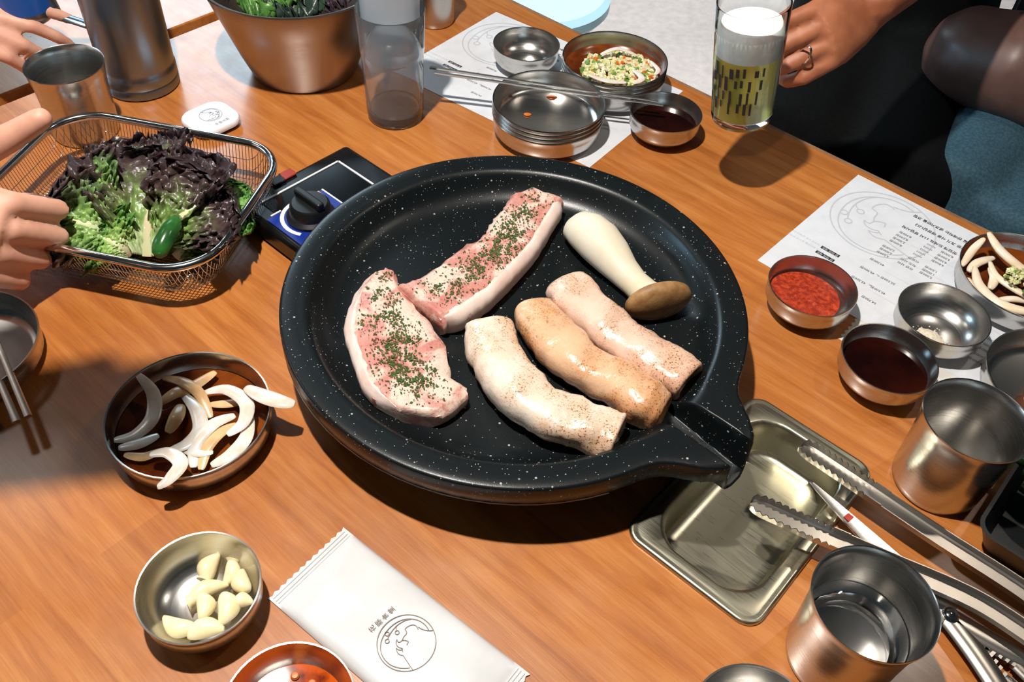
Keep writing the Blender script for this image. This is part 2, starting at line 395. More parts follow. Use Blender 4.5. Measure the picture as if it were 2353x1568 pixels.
def pan():
    tip = at(1704, 1078, 0.05)-PC; L = math.hypot(tip.x, tip.y); ang = math.atan2(tip.y, tip.x); w = 0.037
    ax = Vector((math.cos(ang), math.sin(ang)))
    def sd(p):
        a = p.dot(ax); b = abs(p.x*-ax.y+p.y*ax.x)
        d1 = p.length-PANR; aa = min(max(a, 0), L-w); d2 = (p-ax*aa).length-w
        k = 0.03; hh = max(k-abs(d1-d2), 0)/k
        return min(d1, d2)-hh*hh*k*0.25
    def Rof(th):
        d = Vector((math.cos(th), math.sin(th))); lo, hi = PANR*0.98, L+0.03
        # outline: outermost crossing
        r = hi
        while r > lo and sd(d*r) > 0: r -= 0.0006
        return r
    ths = []; a = -math.pi
    while a < math.pi-1e-6:
        ths.append(a); a += 0.006 if abs(a) < 0.42 else 0.03
    prof = [(0, .040), (.05, .040), (.10, .040), (.130, .040), (.144, .0402), (.152, .0412), (.159, .0442), (.165, .0495), (.169, .0555), (.172, .0605), (.1745, .0635), (.1775, .0648), (.181, .0650), (.185, .0656), (.189, .0660), (.193, .0661), (.1962, .0659), (.1982, .0653)]
    outer = [(.1989, .0640), (.1992, .056), (.1985, .0475), (.1975, .0462), (.1955, .0458)]
    under = [(.190, .047), (.178, .0445), (.165, .034), (.150, .0285), (.05, .0285), (0, .0285)]
    RS = PANR/0.1989; R1 = 0.170
    vs = []; rings = []
    def ss(e0, e1, x):
        t = min(max((x-e0)/(e1-e0), 0), 1); return t*t*(3-2*t)
    Rt = [Rof(ang+t) for t in ths]
    for kind, seq in ((0, prof), (1, outer), (2, under)):
        for r, z in seq:
            r *= RS
            if r < 1e-6: rings.append([len(vs)]*len(ths)); vs.append((0, 0, z)); continue
            ids = []
            for t, R in zip(ths, Rt):
                rr = r
                if kind == 0 and r > R1: rr = R1+(r-R1)*(R-R1)/(PANR-R1)
                elif kind == 1: rr = r+(R-PANR)
                elif kind == 2 and r > 0.176: rr = r+(R-PANR)*(0.9 if r > .186 else 0.55)
                th = ang+t; p = Vector((math.cos(th), math.sin(th)))*rr
                al = p.dot(ax); b = abs(p.x*-ax.y+p.y*ax.x); zz = z
                if kind < 2 and al > 0.1:
                    c = 1-ss(0.0118, 0.0150, b)
                    zc = 0.0400-ss(.15, L, al)*0.006
                    if kind == 1: zc -= 0.0006*(1+seq.index((r/RS, z)) if (r/RS, z) in seq else 0)
                    if zc < zz: zz = zz*(1-c)+zc*c
                if kind == 2: zz = min(zz, 0.0325) if (b < 0.021 and al > .18) else zz
                ids.append(len(vs)); vs.append((p.x, p.y, zz))
            rings.append(ids)
    fs = []; n = len(ths)
    for A, B in zip(rings[:-1], rings[1:]):
        for k in range(n):
            k2 = (k+1) % n; q = [A[k], A[k2], B[k2], B[k]]
            qq = []
            for i in q:
                if i not in qq: qq.append(i)
            if len(qq) > 2: fs.append(tuple(reversed(qq)))
    return MB().add(vs, fs), ang, Rt
pm, pang, _ = pan()
pt = thing('griddle_pan', 'large round black speckled griddle pan with pouring spout', 'pan', PC)
pm.build('pan_body', M['pan'], pt, sharp=60)
# bare metal bead along the lower outer edge, away from the spout
bead = []
for k in range(61):
    a = pang+0.45+(2*math.pi-0.9)*k/60; bead.append((math.cos(a)*(PANR-0.001), math.sin(a)*(PANR-0.001), 0.0462))
MB().tube(bead, 0.0009, 6).build('rim_bead', M['steel_dull'], pt)

# ------------------------------------------------------------------ steel bowls, plates and cups
SB = [(0, 0), (.0225, 0), (.0245, .0008), (.026, .0022), (.033, .0065), (.0386, .0130), (.0403, .0170), (.0408, .026), (.0412, .0310), (.0418, .0322), (.0416, .0332), (.0405, .0330), (.0402, .0318), (.0396, .026), (.0375, .0185), (.032, .0105), (.023, .0055), (.012, .0040), (0, .0038)]
def SBr(z): return 0.0396-0.0066*max(0, (0.026-z)/0.0155) if z < .026 else .0398
LB = [(0, 0), (.044, 0), (.0475, .0007), (.050, .0030), (.0515, .0042), (.0555, .0046), (.0595, .0065), (.0618, .0100), (.0624, .0200), (.0630, .0265), (.0640, .0277), (.0637, .0288), (.0625, .0285), (.0620, .0270), (.0612, .0200), (.0598, .0105), (.0560, .0062), (.050, .0048), (0, .0044)]
def bowl(prof, name, label, cxy, h, group=None, base=0.0, mat='steel'):
    o = MB().lathe(prof).build(name, M[mat]); o.location = (cxy[0], cxy[1], T+base); return tag(o, label, 'bowl', group)
def npos(x, y, h): return (x*(HC-h), y*(HC-h))
hs = 0.0332
B = {}
B['red'] = npos(.4905, 1.0953, hs); B['salt'] = npos(.6965, 1.0501, hs); B['soy'] = npos(.5827, .9437, hs)
B['garlic'] = npos(-.3524, .4865, hs); B['bl'] = npos(-.2145, .3539, hs); B['br'] = npos(.3009, .3668, hs)
B['bsm'] = npos(-.0160, 1.8089, hs); B['bsoy'] = npos(.2772, 1.5804, hs)
GB = 'small steel sauce bowls'
bowl(SB, 'sauce_bowl', 'small steel bowl holding red chili paste', B['red'], hs, GB)
bowl(SB, 'sauce_bowl', 'small steel bowl with a pinch of seasoned salt beside the radish dish', B['salt'], hs, GB)
bowl(SB, 'sauce_bowl', 'small steel bowl of dark sauce between the grease tray and menu', B['soy'], hs, GB)
bowl(SB, 'sauce_bowl', 'small steel bowl filled with peeled garlic cloves', B['garlic'], hs, GB)
bowl(SB, 'sauce_bowl', 'small steel bowl of orange oily sauce beside the wet-wipe packet', B['bl'], hs, GB)
bowl(SB, 'sauce_bowl', 'empty small steel bowl cut off at the bottom edge below the tray', B['br'], hs, GB)
bowl(SB, 'sauce_bowl', 'small steel bowl with salt on the far menu sheet', B['bsm'], hs, GB, 0.0003)
bowl(SB, 'sauce_bowl', 'small steel bowl of dark sauce under the chopstick tips', B['bsoy'], hs, GB)
hl = 0.0288
B['onion'] = npos(-.4409, .7424, hl); B['nood'] = npos(.1788, 1.7783, .045); B['stack'] = npos(.0391, 1.5914, .0445); B['rn'] = npos(.8675, 1.1578, hl)
B['dark'] = (-.4676+0.006, .477); B['kim'] = (0.0, 0.0)
GL = 'wide steel side dishes'
bowl(LB, 'side_dish', 'wide steel dish of sliced onion in soy on the left of the pan', B['onion'], hl, GL)
bowl(LB, 'side_dish', 'wide steel dish of sliced radish cut off at the right edge', B['rn'], hl, GL, 0.0006)
k = at(2288, 889, hl); B['kim'] = (k.x+0.0625, k.y+0.012)
bowl(LB, 'side_dish', 'wide steel dish of orange kimchi strips behind the right steel cup', B['kim'], hl, GL)
bowl(LB, 'side_dish', 'wide steel dish under two chopsticks at the left edge', B['dark'], hl, GL, 0.0)
for k in range(4):
    bowl(LB, 'side_dish', ['bottom', 'second from the bottom', 'third from the bottom', 'top empty'][k]+' steel dish of the stack under the long chopsticks', B['stack'], hl, GL, 0.0004+0.0052*k)
for k in range(4):
    bowl(LB, 'side_dish', ['bottom steel dish of the stack', 'second steel dish up in the stack', 'third steel dish up in the stack', 'top steel dish of the stack'][k]+' that carries onion and scallion sauce', B['nood'], hl, GL, 0.0004+0.0052*k)

CP = [(0, 0.002), (.030, 0.0015), (.0325, 0), (.0345, .002), (.0352, .008), (.0360, .040), (.0368, .060), (.0375, .066), (.0388, .074), (.0398, .0815), (.0405, .0828), (.0402, .0838), (.0394, .083), (.0382, .075), (.0368, .066), (.0358, .058), (.0350, .040), (.0342, .010), (.032, .0045), (.012, .0035), (0, .0035)]
hc = 0.0838
def cup(label, c, mat='steel'):
    o = MB().lathe(CP).build('steel_cup', M[mat]); o.location = (c[0], c[1], T); return tag(o, label, 'cup', 'steel water cups')
B['rcup'] = npos(.686, .8339, hc); B['wcup'] = npos(.4689, .5304, hc); B['lcup'] = npos(-.9512, 1.5946, hc)
cup('empty dented steel cup standing right of the grease tray', B['rcup'])
cup('steel cup of water in front of the scissors', B['wcup'])
cup('steel cup behind the lettuce basket next to the jug', B['lcup'])
FC = [(r*0.75, z) for r, z in CP]
o = MB().lathe(FC).build('steel_cup', M['steel_dull']); o.location = (-.136, 1.128, T); tag(o, 'steel cup behind the stacked glasses at the top edge', 'cup', 'steel water cups')
wz = 0.045
o = MB().lathe([(0, .0045), (.030, .0055), (.0337, .011), (.0346, wz-0.0005), (.0347, wz), (0, wz)]).build('water', M['water']); o.location = (B['wcup'][0], B['wcup'][1], T)
tag(o, 'clear water inside the steel cup in front of the scissors', 'water')
JG = [(0, 0), (.040, 0), (.0425, .002), (.0428, .011), (.0420, .0125), (.0428, .014), (.0428, .026), (.0415, .0285), (.0420, .032), (.0425, .15), (.0400, .21), (.0385, .225), (.040, .231), (.0385, .232), (.037, .226), (.0385, .205), (.041, .15), (.0405, .03), (.03, .006), (0, .006)]
jg = thing('water_jug', 'tall grey steel water jug standing at the table end', 'jug', (-.4634, .9265, T))
MB().lathe(JG).build('jug_body', M['steel_jug'], jg)
MB().tube([(-.042, 0, .20), (-.075, 0, .19), (-.085, 0, .14), (-.075, 0, .08), (-.042, 0, .07)], [.006, .007, .007, .007, .006], 10, flat=.6).build('handle', M['steel_jug'], jg)
bc = (-.282, .990)
BB = [(0, 0.003), (.055, .003), (.060, 0), (.064, .002), (.075, .03), (.092, .08), (.1045, .116), (.1085, .1185), (.1082, .1205), (.1040, .119), (.091, .082), (.074, .033), (.062, .006), (0, .005)]
o = MB().lathe(BB, 72).build('salad_bowl', M['steel_bowl']); o.location = (bc[0], bc[1], T); tag(o, 'large tapered steel bowl full of lettuce at the top', 'bowl')
# two stacked glasses
GLS = [(0, 0), (.029, 0), (.0315, .002), (.0325, .006), (.0330, .012), (.0345, .075), (.0352, .082), (.0360, .088), (.0378, .131), (.0374, .1335), (.0362, .132), (.0345, .089), (.0335, .080), (.0315, .020), (.030, .0135), (.024, .0125), (0, .0125)]
gl = (-.156, .898)
o = MB().lathe(GLS, 72).build('drinking_glass', M['misty']); o.location = (gl[0], gl[1], T); tag(o, 'clear tall glass standing on the table, lower of the stacked pair', 'glass', 'stacked drinking glasses')
o = MB().lathe([(r*0.935, z) for r, z in GLS], 72).build('drinking_glass', M['frosted']); o.location = (gl[0], gl[1], T+0.078); tag(o, 'misty glass nested upright inside the tall glass, upper of the pair', 'glass', 'stacked drinking glasses')

# ------------------------------------------------------------------ grease tray set into the table
def rrect(w, l, r, n=8):
    pts = []
    for cx, cy, a0 in ((w/2-r, l/2-r, 0), (-w/2+r, l/2-r, 90), (-w/2+r, -l/2+r, 180), (w/2-r, -l/2+r, 270)):
        for k in range(n+1):
            a = math.radians(a0+90*k/n); pts.append((cx+r*math.cos(a), cy+r*math.sin(a)))
    return pts
tr = thing('grease_tray', 'rectangular steel grease tray let into the table under the pan spout', 'tray', uv(tray_c[0], tray_c[1], T), RZ)
secs = []
for w, l, r, z in ((TW-.004, TL-.004, .014, .0004), (TW, TL, .015, .0006), (TW, TL, .015, .0022), (TW-.002, TL-.002, .0145, .0036), (TW-.006, TL-.006, .0125, .0040), (TW-.010, TL-.010, .0115, .0032), (TW-.0125, TL-.0125, .011, .0035), (TW-.025, TL-.025, .029, .0036), (TW-.028, TL-.028, .030, .0030), (TW-.0305, TL-.0305, .030, .0005), (TW-.033, TL-.033, .0295, -.012), (TW-.036, TL-.036, .028, -.029), (TW-.038, TL-.038, .027, -.0325), (TW-.044, TL-.044, .024, -.0345), (TW-.056, TL-.056, .019, -.035), (TW-.1, TL-.15, .004, -.0352)):
    secs.append([(x, y, z) for x, y in rrect(w, l, r)])
MB().loft([list(reversed(s)) for s in secs], caps=False).build('tray_body', M['steel_tray'], tr, sharp=50)
n = len(secs[-1]); MB().add(secs[-1], [tuple(range(n))]).build('tray_floor', M['steel_tray'], tr, smooth=False)

# ------------------------------------------------------------------ meat and mushroom on the pan
FZ = 0.0402
def scatter_on(rng, pts_fn, n, size, name, mat, parent, org):
    """tiny flakes lying on a surface: pts_fn returns a point and normal"""
    mb = MB()
    for _ in range(n):
        p, nr = pts_fn(rng)
        if p is None: continue
        a = rng.random()*6.28; s = size*(0.5+rng.random()); t1 = nr.orthogonal().normalized(); t2 = nr.cross(t1)
        e1 = t1*math.cos(a)+t2*math.sin(a); e2 = nr.cross(e1); c = p+nr*0.0003-org
        q = [c-e1*s-e2*s*.3, c+e1*s*.2-e2*s*.5+nr*s*.5, c+e1*s+e2*s*.2, c-e1*s*.1+e2*s*.5+nr*s*.3]
        mb.add(q+[c-nr*0.0004], [(0, 1, 2, 3), (1, 0, 4), (2, 1, 4), (3, 2, 4), (0, 3, 4)])
    o = mb.build(name, M[mat], parent, smooth=False); o['kind'] = 'stuff'; return o

def slab(label, Lpx, Rpx, th, seed, herb_n, fat_side):
    rng = random.Random(seed); N = 44
    top = FZ+th
    Lp = catmull([at(x, y, top) for x, y in Lpx], N); Rp = catmull([at(x, y, top) for x, y in Rpx], N)
    org = (Lp[N//2]+Rp[N//2])/2; org.z = T+FZ
    K = 14; topv = []; secs = []
    def nz(p, s, a): return mnoise.noise(p*s+Vector((seed, 0, 0)))*a
    for i in range(N):
        l, r = Lp[i]-org, Rp[i]-org; dj = (r-l).normalized(); l = l+dj*(mnoise.noise(Vector((i*.8, seed, 5)))*.0026); r = r+dj*(mnoise.noise(Vector((i*.8, seed, 9)))*.0022); d = (r-l); sec = []
        zt = th
        e = 1 if 2 < i < N-3 else 0
        for k in range(K+1):
            t = k/K; p = l+d*t; edge = min(t, 1-t)
            z = zt-0.004*max(0, 1-edge/0.10)**2+nz(p, 90, .0016)+nz(p, 260, .0006)
            if i in (0, N-1): z -= 0.003
            sec.append(Vector((p.x, p.y, z)))
        dn = d.normalized()
        w1 = nz(Vector(l), 70, .004); w2 = nz(Vector(r), 70, .004)
        for f in (0.75, 0.45, 0.15): sec.append(Vector((r.x, r.y, zt*f))+dn*(0.0022*math.sin(f*3)+w2))
        sec.append(Vector((r.x, r.y, 0.0))-dn*0.002)
        sec.append(Vector(((l.x+r.x)/2, (l.y+r.y)/2, 0.0)))
        sec.append(Vector((l.x, l.y, 0.0))+dn*0.002)
        for f in (0.15, 0.45, 0.75): sec.append(Vector((l.x, l.y, zt*f))-dn*(0.0022*math.sin(f*3)+w1))
        secs.append(sec)
    t = thing('pork_slice', label, 'meat', org)
    mb = MB().loft([list(reversed(s)) for s in secs]); mb.build('meat', M['pork'], t, sharp=70)
    # band of fat along one long side
    fs = []
    for i in range(N):
        ee = min(1, i/4, (N-1-i)/4)
        l, r = Lp[i]-org, Rp[i]-org; s0, s1 = (r, l) if fat_side > 0 else (l, r); d = (s1-s0); dn = d.normalized(); wid = (0.15 if fat_side > 0 else .07)+0.10*abs(mnoise.noise(Vector((i*.25, seed, 0))))
        wob = mnoise.noise(Vector((i*.6, seed, 2)))*.0012; oo = lambda v: v*ee-.003*(1-ee)+(wob if ee == 1 else 0); wid *= ee
        ed = [Vector((s0.x, s0.y, 0.0005))-dn*oo(.0006), Vector((s0.x, s0.y, th*.3))-dn*oo(.0040), Vector((s0.x, s0.y, th*.7))-dn*oo(.0040), Vector((s0.x, s0.y, th-.003))-dn*oo(.0022), Vector((s0.x, s0.y, th-.0002-.004*(1-ee)))+dn*.002]
        for q in (0.5, 1.0):
            p = s0+d*wid*q; ed.append(Vector((p.x, p.y, th+0.0005-0.0015*(q == 1.0)-.005*(1-ee)+nz(p, 90, .0016))))
        fs.append(ed if fat_side > 0 else list(reversed(ed)))
    MB().loft(fs, caps=False, closed=False).build('fat_band', M['fat'], t, sharp=80)
    def pick(r_):
        i = r_.gauss(N*.5, N*.2); 
        if not 2 < i < N-3: return None, None
        fi = i; i = int(i); tt = min(max(r_.gauss(.5, .17), .12), .86)
        cl = mnoise.noise(Vector((fi*.35, tt*6, seed)))
        if cl < -0.05 and r_.random() < .8: return None, None
        p = Lp[i].lerp(Lp[i+1], fi-i).lerp(Rp[i].lerp(Rp[i+1], fi-i), tt); p.z = T+FZ+th+nz((p-org), 90, .0016)+.0003; return p, Vector((0, 0, 1))
    scatter_on(rng, pick, int(herb_n*1.5), .0013, 'herb_flakes', 'herb', t, org)
    scatter_on(rng, pick, int(herb_n*2.5), .0008, 'pepper_flakes', 'pepper_flake', t, org)
    return t
slab('herb-dusted pork slice lying at the back left of the pan', [(910, 650), (945, 640), (978, 625), (1057, 570), (1108, 538), (1128, 507), (1156, 475), (1179, 444), (1225, 428)],
     [(1013, 728), (1057, 716), (1090, 695), (1128, 668), (1175, 621), (1225, 565), (1258, 510), (1280, 475), (1294, 452)], 0.024, 3, 620, 1)
slab('herb-dusted pork slice with red lean at the front left of the pan', [(890, 612), (850, 635), (816, 685), (800, 748), (812, 795), (828, 843), (842, 878), (872, 910), (920, 938)],
     [(906, 620), (912, 652), (950, 700), (995, 752), (1026, 815), (1029, 855), (1060, 880), (1060, 912), (1000, 950)], 0.019, 11, 620, -1)

def roll(label, pts, wid, hts, mat, seed, hook=0):
    N = 46; K = 26; rng = random.Random(seed)
    hm = max(hts)
    C = catmull([at(x, y, FZ+h*0.55) for (x, y), h in zip(pts, hts)], N); Wd = interp(wid, N); Ht = interp(hts, N)
    org = C[N//2].copy(); org.z = T+FZ
    secs = []
    for i in range(N):
        a = C[max(i-1, 0)]; b = C[min(i+1, N-1)]; d = b-a; d.z = 0; d.normalize(); s = Vector((d.y, -d.x, 0))
        c = C[i]-org; c.z = 0; h = Ht[i]; w = Wd[i]
        sec = []
        for k in range(K):
            th = 2*math.pi*k/K; ca, sa = math.cos(th), math.sin(th)
            x = w*math.copysign(abs(ca)**0.85, ca); z = h/2+h/2*math.copysign(abs(sa)**0.8, sa)
            p = c+s*x+Vector((0, 0, z))
            q = p*38+Vector((seed*3.1, 0, 0)); nn = mnoise.noise(q)*.0038+mnoise.noise(p*95+Vector((seed, 0, 0)))*.0015+mnoise.noise(Vector((i*.55, math.cos(th)*1.5, seed)))*.0012
            rr = (s*ca+Vector((0, 0, sa)))
            p = p+rr*nn; p.z = max(p.z, 0.0); sec.append(p)
        secs.append(sec)
    def shrink(sec, f, mv):
        c = sum(sec, Vector())/len(sec); return [c+(p-c)*f+mv for p in sec]
    d0 = (C[0]-C[1]).normalized(); d1 = (C[-1]-C[-2]).normalized()
    full = [shrink(secs[0], .45, -d0*.006), shrink(secs[0], .62, d0*.001), shrink(secs[0], .86, d0*.003)]+secs+[shrink(secs[-1], .90, d1*.0015), shrink(secs[-1], .72, d1*.0005), shrink(secs[-1], .5, -d1*.008)]
    t = thing('meat_roll', label, 'meat', org)
    MB().loft(full, caps=False).build('meat', M[mat], t, sharp=80)
    for sec, dd in ((full[0], d0), (full[-1], d1)):
        c = sum(sec, Vector())/len(sec); n_ = len(sec)
        MB().add(list(sec)+[c-dd*.002], [(k, (k+1) % n_, n_) for k in range(n_)]).build('cut_end', M['roll_inside'], t)
    return t
roll('pale curved meat roll nearest the front of the pan', [(1122, 752), (1135, 800), (1168, 862), (1225, 922), (1300, 962), (1372, 985), (1418, 1003)], [.020, .0225, .0225, .0215, .0205, .0195, .0185], [.030, .034, .034, .033, .032, .031, .030], 'roll_pale', 2)
roll('peach seasoned meat roll in the middle of the three', [(1222, 712), (1262, 765), (1322, 818), (1385, 862), (1440, 893), (1490, 925), (1522, 948)], [.019, .021, .021, .019, .0205, .0215, .017], [.029, .033, .033, .031, .033, .033, .026], 'roll_peach', 7)
roll('pink meat roll beside the mushroom', [(1300, 655), (1340, 700), (1400, 755), (1465, 800), (1530, 840), (1582, 876)], [.0205, .022, .0215, .021, .021, .019], [.027, .031, .032, .032, .032, .029], 'roll_pink', 13)
# mushroom
def mushroom():
    A = at(1345, 530, FZ+.018); Bp = at(1512, 690, FZ+.018); org = (A+Bp)/2; org.z = T+FZ
    d = (Bp-A); L = d.length; d.normalize(); s = Vector((d.y, -d.x, 0)).normalized(); up = s.cross(d)
    t = thing('king_oyster_mushroom', 'white king oyster mushroom with brown cap on the pan', 'mushroom', org)
    prof = [(-.018, .002), (-.016, .010), (-.010, .0170), (.002, .0205), (.018, .0215), (.034, .0192), (.050, .0150), (.064, .0130), (.076, .0138), (.086, .0165)]
    sc = L/.090; secs = []
    for a, r in prof:
        c = A-org+d*a*sc; c.z = max(r*.92, .0125)
        secs.append([c+(s*math.cos(2*math.pi*k/28)*r+Vector((0, 0, 1))*math.sin(2*math.pi*k/28)*r*.92) for k in range(28)])
    MB().loft(secs).build('stem', M['mush_stem'], t, sharp=80)
    secs = []
    tilt = (d*0.93+s*0.30).normalized(); s2 = Vector((tilt.y, -tilt.x, 0)).normalized(); c0 = A-org+d*(.090*sc)
    for a, r in ((-.005, .016), (-.004, .026), (-.001, .0305), (.004, .0300), (.008, .025), (.0105, .014), (.011, .002)):
        c = c0+tilt*a; c.z = .0185
        secs.append([c+s2*math.cos(2*math.pi*k/32)*r+Vector((0, 0, 1))*math.sin(2*math.pi*k/32)*r*.68 for k in range(32)])
    MB().loft(secs).build('cap', M['mush_cap'], t, sharp=80)
mushroom()

# ------------------------------------------------------------------ garlic, onion, sauces
def clove(label, px, py, ang, l, w, cut, z):
    p = at(px, py, z)
    secs = []
    for k in range(13):
        s = k/12; r = w*(math.sin(math.pi*min(.97, (.06+s*.9)))**.6)*(1-.35*s)
        if cut and k == 0: r = w*.8
        bend = .15*l*math.sin(s*math.pi)
        secs.append([Vector(((s-.5)*l, bend+math.cos(a)*r, math.sin(a)*r*(.8 if math.sin(a) < 0 else .95))) for a in [2*math.pi*j/14 for j in range(14)]])
    o = MB().loft(secs).build('garlic_clove', M['garlic'], sharp=60); o.location = p; o.rotation_euler = (random.Random(px).uniform(-.3, .3), random.Random(py).uniform(-.2, .2), math.radians(ang))
    tag(o, label, 'garlic', 'peeled garlic cloves'); return o
for lab, px, py, ang, l, w, cut, z in (
    ('farthest garlic clove in the garlic bowl, pointed tip up', 487, 1305, 78, .021, .0085, True, .012), ('cut-ended garlic clove second from the far side', 524, 1318, -95, .020, .0068, True, .012),
    ('garlic clove leaning on the right inner wall', 561, 1335, 115, .019, .0078, False, .014), ('long garlic clove lying across the middle of the pile', 478, 1366, 35, .029, .0075, True, .013),
    ('garlic clove standing in the centre of the pile', 464, 1396, -75, .020, .0078, False, .017), ('plump garlic clove right of centre with a wet shine', 514, 1400, -80, .024, .0092, False, .015),
    ('small white garlic clove touching the right rim', 559, 1384, 10, .013, .0066, False, .015), ('garlic clove lying alone on the left of the pile', 411, 1432, 165, .024, .0082, True, .011),
    ('garlic clove nearest the viewer at the front rim', 474, 1452, 12, .024, .0090, False, .015)):
    clove(lab, px, py, ang, l, w, cut, z)

def disc(name, label, cat, c, r, z, mat, dome=0.0, thick=0.004, base=0.0, rough=None, seed=0):
    prof = [(0, z-thick), (r*.78, z-thick), (r*.985, z-.0006), (r, z)]
    mb = MB()
    if rough:
        seg = 64; vs = []; R = [1.0, .96, .9, .8, .68, .55, .42, .3, .18, .08]
        for q in R:
            for k in range(seg):
                a = 2*math.pi*k/seg; x, y = r*q*math.cos(a), r*q*math.sin(a)
                vs.append((x, y, z+dome*(1-q*q)+rough*mnoise.noise(Vector((x*180, y*180, seed)))*(0 if q == 1 else 1)))
        vs.append((0, 0, z+dome)); fs = []
        for i in range(len(R)-1):
            for k in range(seg): k2 = (k+1) % seg; fs.append((i*seg+k, i*seg+k2, (i+1)*seg+k2, (i+1)*seg+k))
        for k in range(seg): fs.append(((len(R)-1)*seg+k, (len(R)-1)*seg+(k+1) % seg, len(vs)-1))
        mb.add(vs, fs); mb.lathe(prof, 64)
    else: mb.lathe(prof+[(r*.97, z-.0003), (0, z-.0003+dome)], 64)
    o = mb.build(name, M[mat], sharp=60); o.location = (c[0], c[1], T+base); return tag(o, label, cat)
# chili paste is heaped to one side of its bowl
o = disc('chili_paste', 'coarse red chili paste in the steel bowl on the menu', 'sauce', (B['red'][0]-.0050, B['red'][1]-.0015), .0335, .0195, 'chili_paste', .0015, .008, 0, .0022, 4)
disc('dark_sauce', 'dark soy sauce in the bowl nearest the grease tray', 'sauce', B['soy'], .0372, .0185, 'soy', thick=.007)
disc('dark_sauce', 'dark soy sauce in the bowl under the chopstick tips', 'sauce', B['bsoy'], .0372, .0185, 'soy', thick=.007)
disc('orange_sauce', 'orange oily sauce in the bowl beside the wet-wipe packet', 'sauce', B['bl'], .0352, .0145, 'soy_oil', thick=.006)
for ci, (dx, dy, s) in enumerate(((.008, .022, .0028), (-.018, .012, .0024), (.026, .004, .0026), (-.004, .026, .003), (.016, .014, .0022))):
    o = MB().lathe([(0, -s*.6), (s*.7, -s*.5), (s, 0), (s*.7, s*.5), (0, s*.6)], 12).build('chili_seed', M['carrot_bit'] if s > .0025 else M['sauce_red']); o.location = (B['bl'][0]+dx, B['bl'][1]+dy, T+.0152)
    tag(o, ('orange chili seed right of centre', 'red chili flake on the left', 'orange chili seed by the right wall', 'largest orange chili seed at the back', 'small red chili flake beside the back seed')[ci]+' in the oily sauce', 'chili', 'chili bits in the orange sauce')
def heap(name, label, c, r, hgt, z, mat, seed, base=0, sx=1.0, rot=0):
    rng = random.Random(seed); seg = 28; vs = []; R = [1, .85, .65, .4, .2]
    for q in R:
        for k in range(seg):
            a = 2*math.pi*k/seg; rr = r*q*(1+.25*mnoise.noise(Vector((math.cos(a)*2, math.sin(a)*2, seed))))
            x, y = rr*math.cos(a)*sx, rr*math.sin(a)
            vs.append((x*math.cos(rot)-y*math.sin(rot), x*math.sin(rot)+y*math.cos(rot), hgt*(1-q**1.5)+(.0008*mnoise.noise(Vector((x*600, y*600, 0))) if q < 1 else 0)))
    vs.append((0, 0, hgt)); n = len(R); fs = [(i*seg+k, i*seg+(k+1) % seg, (i+1)*seg+(k+1) % seg, (i+1)*seg+k) for i in range(n-1) for k in range(seg)]+[((n-1)*seg+k, (n-1)*seg+(k+1) % seg, len(vs)-1) for k in range(seg)]+[tuple(range(seg-1, -1, -1))]
    mb = MB().add(vs, fs)
    for _ in range(40):
        a = rng.random()*6.28; q = r*(.8+rng.random()*.7); s = .0005+rng.random()*.0004; x, y = q*math.cos(a)*sx, q*math.sin(a)
        mb.lathe([(0, -s), (s, 0), (0, s)], 5, (x*math.cos(rot)-y*math.sin(rot), x*math.sin(rot)+y*math.cos(rot), .0006))
    o = mb.build(name, M[mat], sharp=60); o.location = (c[0], c[1], T+z); return tag(o, label, 'salt')
heap('salt_heap', 'small heap of seasoned salt in the right-hand bowl', (B['salt'][0]-.004, B['salt'][1]-.004), .010, .004, .0052, 'salt', 3, sx=1.3, rot=-.6)
heap('salt_heap', 'small heap of salt in the bowl on the far menu', (B['bsm'][0]-.003, B['bsm'][1]-.004), .011, .004, .0052, 'salt', 9, sx=1.4)

